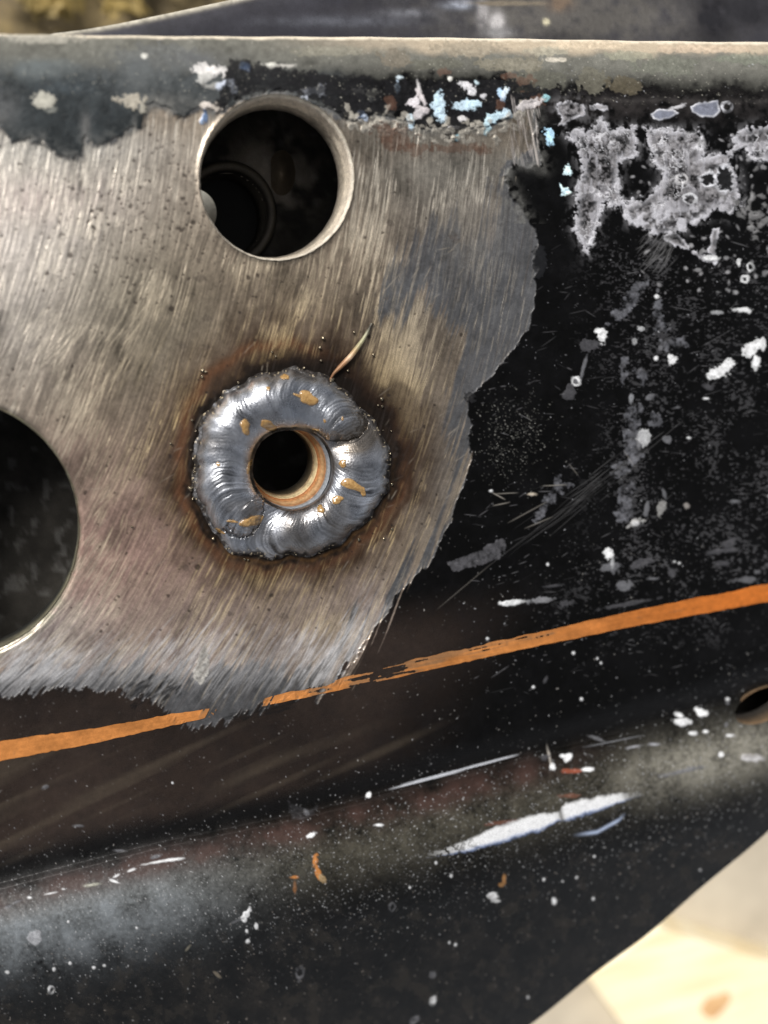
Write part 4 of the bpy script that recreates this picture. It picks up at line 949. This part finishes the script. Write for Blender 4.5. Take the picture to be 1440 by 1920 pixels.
col_['label'] = 'raised ring on the back wall behind the upper hole'
# flat ring added at the collar's far end to narrow the bright opening
n_ = 72; th = np.linspace(0, 2*math.pi, n_, endpoint=False)
eu, ev = ell_pt(IH, th, 1.0); ro_ = P(eu, ev, ZI); ro_[:, 2] = (ZI-86)*U
ri_ = P(362+44*np.cos(th), 400+46*np.sin(th), ZI-86)
mesh_obj('added_end_ring', np.concatenate([ro_, ri_]), grid_faces(2, n_, True), MAT_WALL, BR, {'finish': np.tile(lin(34, 33, 32), (2*n_, 1)), 'rough': np.full(2*n_, 0.6), 'metal': np.zeros(2*n_)})
tc_ = P(366.0, 402.0, ZI-260)  # pale disc added below the opening in place of bright ground
tr_ = np.stack([tc_[0]+84*U*np.cos(th), tc_[1]+84*U*np.sin(th), np.full(n_, tc_[2])], -1)
ti_ = tc_+(tr_-tc_)*0.03; tb_ = tr_.copy(); tb_[:, 2] -= 60*U
te_ = mesh_obj('added_pale_disc', np.concatenate([tb_, tr_, ti_]), grid_faces(3, n_, True), MAT_WALL, BR, {'finish': np.tile(lin(215, 212, 200), (3*n_, 1)), 'rough': np.full(3*n_, 0.6), 'metal': np.zeros(3*n_)})
te_['label'] = 'pale disc added for the daylight spot at the lower left inside the upper hole'
for uu_ in (-299.0, 1739.0):     # unseen end walls added to keep the sun out of the section
    e_ = P(np.full(30, uu_), np.linspace(top_v(uu_)+1, bot_v(np.array([uu_]))[0]-1, 30), 0.0)
    e_[:, 2] = relief(np.full(30, uu_), np.linspace(top_v(uu_)+1, bot_v(np.array([uu_]))[0]-1, 30))*U
    e2_ = e_.copy(); e2_[:, 2] = -420*U
    mesh_obj('end_blocker', np.concatenate([e_, e2_]), grid_faces(2, 30), MAT_WORN, BR, {'finish': np.tile(lin(70, 66, 60), (60, 1)), 'rough': np.full(60, 0.6), 'metal': np.zeros(60)})
# stiffening lump beside it
n_ = 60
lu, lv = np.meshgrid(np.linspace(508, 580, n_), np.linspace(270, 400, n_))
lz = ZI+70*np.exp(-(((lu-528)/20)**2+((lv-325)/34)**2))-16
mesh_obj('gusset', P(lu, lv, lz), grid_faces(n_, n_), MAT_WORN, BR, {'finish': np.tile(lin(140, 126, 108), (n_*n_, 1)), 'rough': np.full(n_*n_, 0.5), 'metal': np.zeros(n_*n_)})

# ------------------------------------------------------------------ second frame plate behind, above the top edge
RP = thing('frame_plate', 'dark grey worn steel plate standing out of focus behind the bracket', 'plate')
ru = np.linspace(-120, 1760, 500); rn = 90
def rp_top(u): return np.interp(u, [60, 100, 150, 220, 330, 440, 600, 1000, 1800], [78, 62, 56, 45, 22, -2, -40, -130, -300])
ru = np.linspace(66, 1760, 420)
RU, RT = np.meshgrid(ru, np.linspace(0, 1, rn)**1.3)
RV = rp_top(RU)+(150-rp_top(RU))*RT
rd = RV-rp_top(RU)
ZR = -170
rz = ZR - 0.0*RU - 24*np.exp(-(rd/10.0)) + 4*noise(RU/90, RV/40, 90)
rc = 0.62*np.array(lin(66, 66, 74))*(1+0.22*fbm(RU, RV, 70, 4, 91))[..., None]
def rb(x, y, sx, sy, c, a=1.0):
    global rc
    m_ = np.clip(np.exp(-(((RU-x)/sx)**2+((RV-y)/sy)**2))*1.5*a*(1+0.6*fbm(RU, RV, 18, 3, 92)), 0, 1)[..., None]
    rc = rc*(1-m_)+np.array(lin(*c))*m_
rb(1080, 30, 260, 60, (88, 86, 84), 0.7); rb(860, 8, 26, 8, (150, 156, 170)); rb(905, 26, 10, 22, (150, 148, 150)); rb(932, 48, 12, 20, (176, 174, 176)); rb(935, 60, 24, 8, (130, 130, 132)); rb(1024, 41, 5, 5, (190, 184, 160), 1.2)
rb(1340, 30, 34, 40, (34, 34, 38)); rb(1400, 20, 40, 26, (44, 44, 48)); rb(955, 6, 70, 4, (120, 112, 100)); rb(1050, 4, 20, 14, (110, 96, 84)); rb(760, 25, 50, 8, (120, 122, 130), 0.4); rb(650, 40, 140, 10, (84, 86, 94), 0.5)
re_ = np.exp(-(rd/7.0)**2)[..., None]
rc = rc*(1-re_)+np.array(lin(172, 168, 156))*(1+0.3*fbm(RU, RV, 8, 2, 93))[..., None]*re_
rp_ = mesh_obj('face_sheet', P(RU, RV, rz), grid_faces(rn, len(ru)), MAT_WORN, RP, {'finish': np.clip(rc, 0.004, 0.9).reshape(-1, 3), 'rough': np.full(RU.size, 0.45), 'metal': np.zeros(RU.size)})
pe = P(ru, rp_top(ru), ZR-24)
pe2 = pe.copy(); pe2[:, 2] -= 120*U
mesh_obj('edge_flange', np.concatenate([pe, pe2]), grid_faces(2, len(ru)), MAT_WORN, RP, {'finish': np.tile(lin(120, 116, 106), (2*len(ru), 1)), 'rough': np.full(2*len(ru), 0.6), 'metal': np.zeros(2*len(ru))})

# ------------------------------------------------------------------ ground, board, leaves
ZG = -0.34
GPX = ZG/U
def tagk(o, label=None, cat=None, kind=None):
    if label: o['label'] = label
    if cat: o['category'] = cat
    if kind: o['kind'] = kind
    return o
conc = plain_material('concrete', lin(168, 158, 142), lin(194, 184, 166), rough=0.85, scale=14.0, bump=0.3, bdist=0.002, detail=8.0)
g = 30.0
gx = np.array([[-g, -g, ZG], [g, -g, ZG], [g, g, ZG], [-g, g, ZG]])
tagk(mesh_obj('ground', gx, np.array([[0, 1, 2, 3]]), conc, smooth=False), kind='structure')
# wooden board lying on the concrete, lower right
def extrude(name, pix, z0m, thick, mat, bev=0.003):
    top = np.array([P(a, b, (z0m+thick)/U) for a, b in pix]); n = len(pix)
    c = top.mean(0)
    ins = c+(top-c)*0.992; ins[:, 2] = z0m+thick
    sh = top.copy(); sh[:, 2] = z0m+thick-bev
    bot = top.copy(); bot[:, 2] = z0m
    V = np.concatenate([ins, sh, bot]); F = []
    me = bpy.data.meshes.new(name)
    faces_ = [tuple(range(n))]
    for i in range(n):
        j = (i+1) % n
        faces_ += [(i, i+n, j+n, j), (i+n, i+2*n, j+2*n, j+n)]
    me.from_pydata([tuple(p) for p in V], [], faces_); me.update(); me.materials.append(mat)
    o = bpy.data.objects.new(name, me); COL.objects.link(o); return o
q = NT('sawn pale wood')
tc = q.n('ShaderNodeTexCoord'); mp = q.n('ShaderNodeMapping'); mp.inputs['Scale'].default_value = (8, 60, 20); mp.inputs['Rotation'].default_value = (0, 0, R_(-20))
q.l(tc.outputs['Object'], mp.inputs['Vector'])
nz = q.n('ShaderNodeTexNoise', i_Scale=1.5, i_Detail=5.0); q.l(mp.outputs[0], nz.inputs['Vector'])
cr = q.n('ShaderNodeValToRGB'); cr.color_ramp.elements[0].color = (*lin(240, 220, 178), 1); cr.color_ramp.elements[1].color = (*lin(252, 242, 214), 1)
cr.color_ramp.elements[0].position = 0.3; cr.color_ramp.elements[1].position = 0.7
q.l(nz.outputs['Fac'], cr.inputs[0]); q.l(cr.outputs[0], q.b.inputs['Base Color']); q.set(Roughness=0.6)
WOOD = q.m
KNOT = plain_material('wood knot', lin(206, 160, 112), lin(222, 184, 136), rough=0.6, scale=60)
WB = thing('wooden_board', 'pale sawn wooden board lying on the concrete floor', 'board')
bd_pix = [(1100, 1832), (1236, 1738), (1460, 1806), (1700, 1880), (1700, 2150), (1330, 2150)]
ob = extrude('plank', bd_pix, ZG+0.001, 0.025, WOOD); ob.parent = WB
kc = P(1342, 1884, (ZG+0.0265)/U); kk = 26
kv = [(kc[0], kc[1], kc[2]+0.0006)]
for i in range(kk):
    th = 2*math.pi*i/kk; kv.append((kc[0]+0.016*math.cos(th), kc[1]+0.012*math.sin(th)*(1+0.2*math.sin(3*th)), kc[2]))
mek = bpy.data.meshes.new('knot'); mek.from_pydata(kv, [], [(0, i+1, (i+1) % kk+1) for i in range(kk)]); mek.materials.append(KNOT)
ok_ = bpy.data.objects.new('knot', mek); COL.objects.link(ok_); ok_.parent = WB
# dark patch of soil with yellow leaves, upper left beyond the edge
soil = plain_material('brown soil', lin(88, 78, 62), lin(150, 132, 92), rough=0.9, scale=60, bump=0.5, bdist=0.003)
sn = 60
SU_, SV_ = np.meshgrid(np.linspace(-900, 1800, sn), np.linspace(-900, 330, sn))
sz = (ZG+0.008+0.004*noise(SU_/60, SV_/60, 95))/U
so2 = mesh_obj('soil', P(SU_, SV_, sz), grid_faces(sn, sn), soil); tagk(so2, kind='structure')
LEAF = plain_material('dry yellow leaf', lin(122, 106, 62), lin(160, 138, 78), rough=0.6, scale=80)
lv_, lf_ = [], []
rl = np.random.default_rng(3)
for (cx0, cy0, n0, sx0, sy0) in [(92, 14, 14, 26, 8), (225, 16, 7, 22, 8), (170, -60, 20, 120, 25), (20, -30, 4, 20, 10)]:
    for k in range(n0):
        c = P(cx0+rl.normal(0, sx0), cy0+rl.normal(0, sy0), (ZG+0.016)/U)
        a = rl.uniform(0, 6.28); L = rl.uniform(0.005, 0.010); W_ = L*0.45; t = rl.uniform(-0.4, 0.4)
        b0 = len(lv_)
        for (p, q_) in ((-1, 0), (-0.3, 0.9), (0.5, 0.7), (1, 0), (0.5, -0.7), (-0.3, -0.9)):
            x = p*L; y = q_*W_
            lv_.append((c[0]+x*math.cos(a)-y*math.sin(a), c[1]+x*math.sin(a)+y*math.cos(a), c[2]+x*t+0.004*abs(q_)+rl.uniform(0, 0.004)))
        lf_.append(tuple(range(b0, b0+6)))
mel = bpy.data.meshes.new('leaf_litter'); mel.from_pydata(lv_, [], lf_); mel.materials.append(LEAF)
ol = bpy.data.objects.new('leaf_litter', mel); COL.objects.link(ol)
tagk(ol, 'blurred dry yellow leaves on brown soil beyond the top left edge', 'leaves', 'stuff')
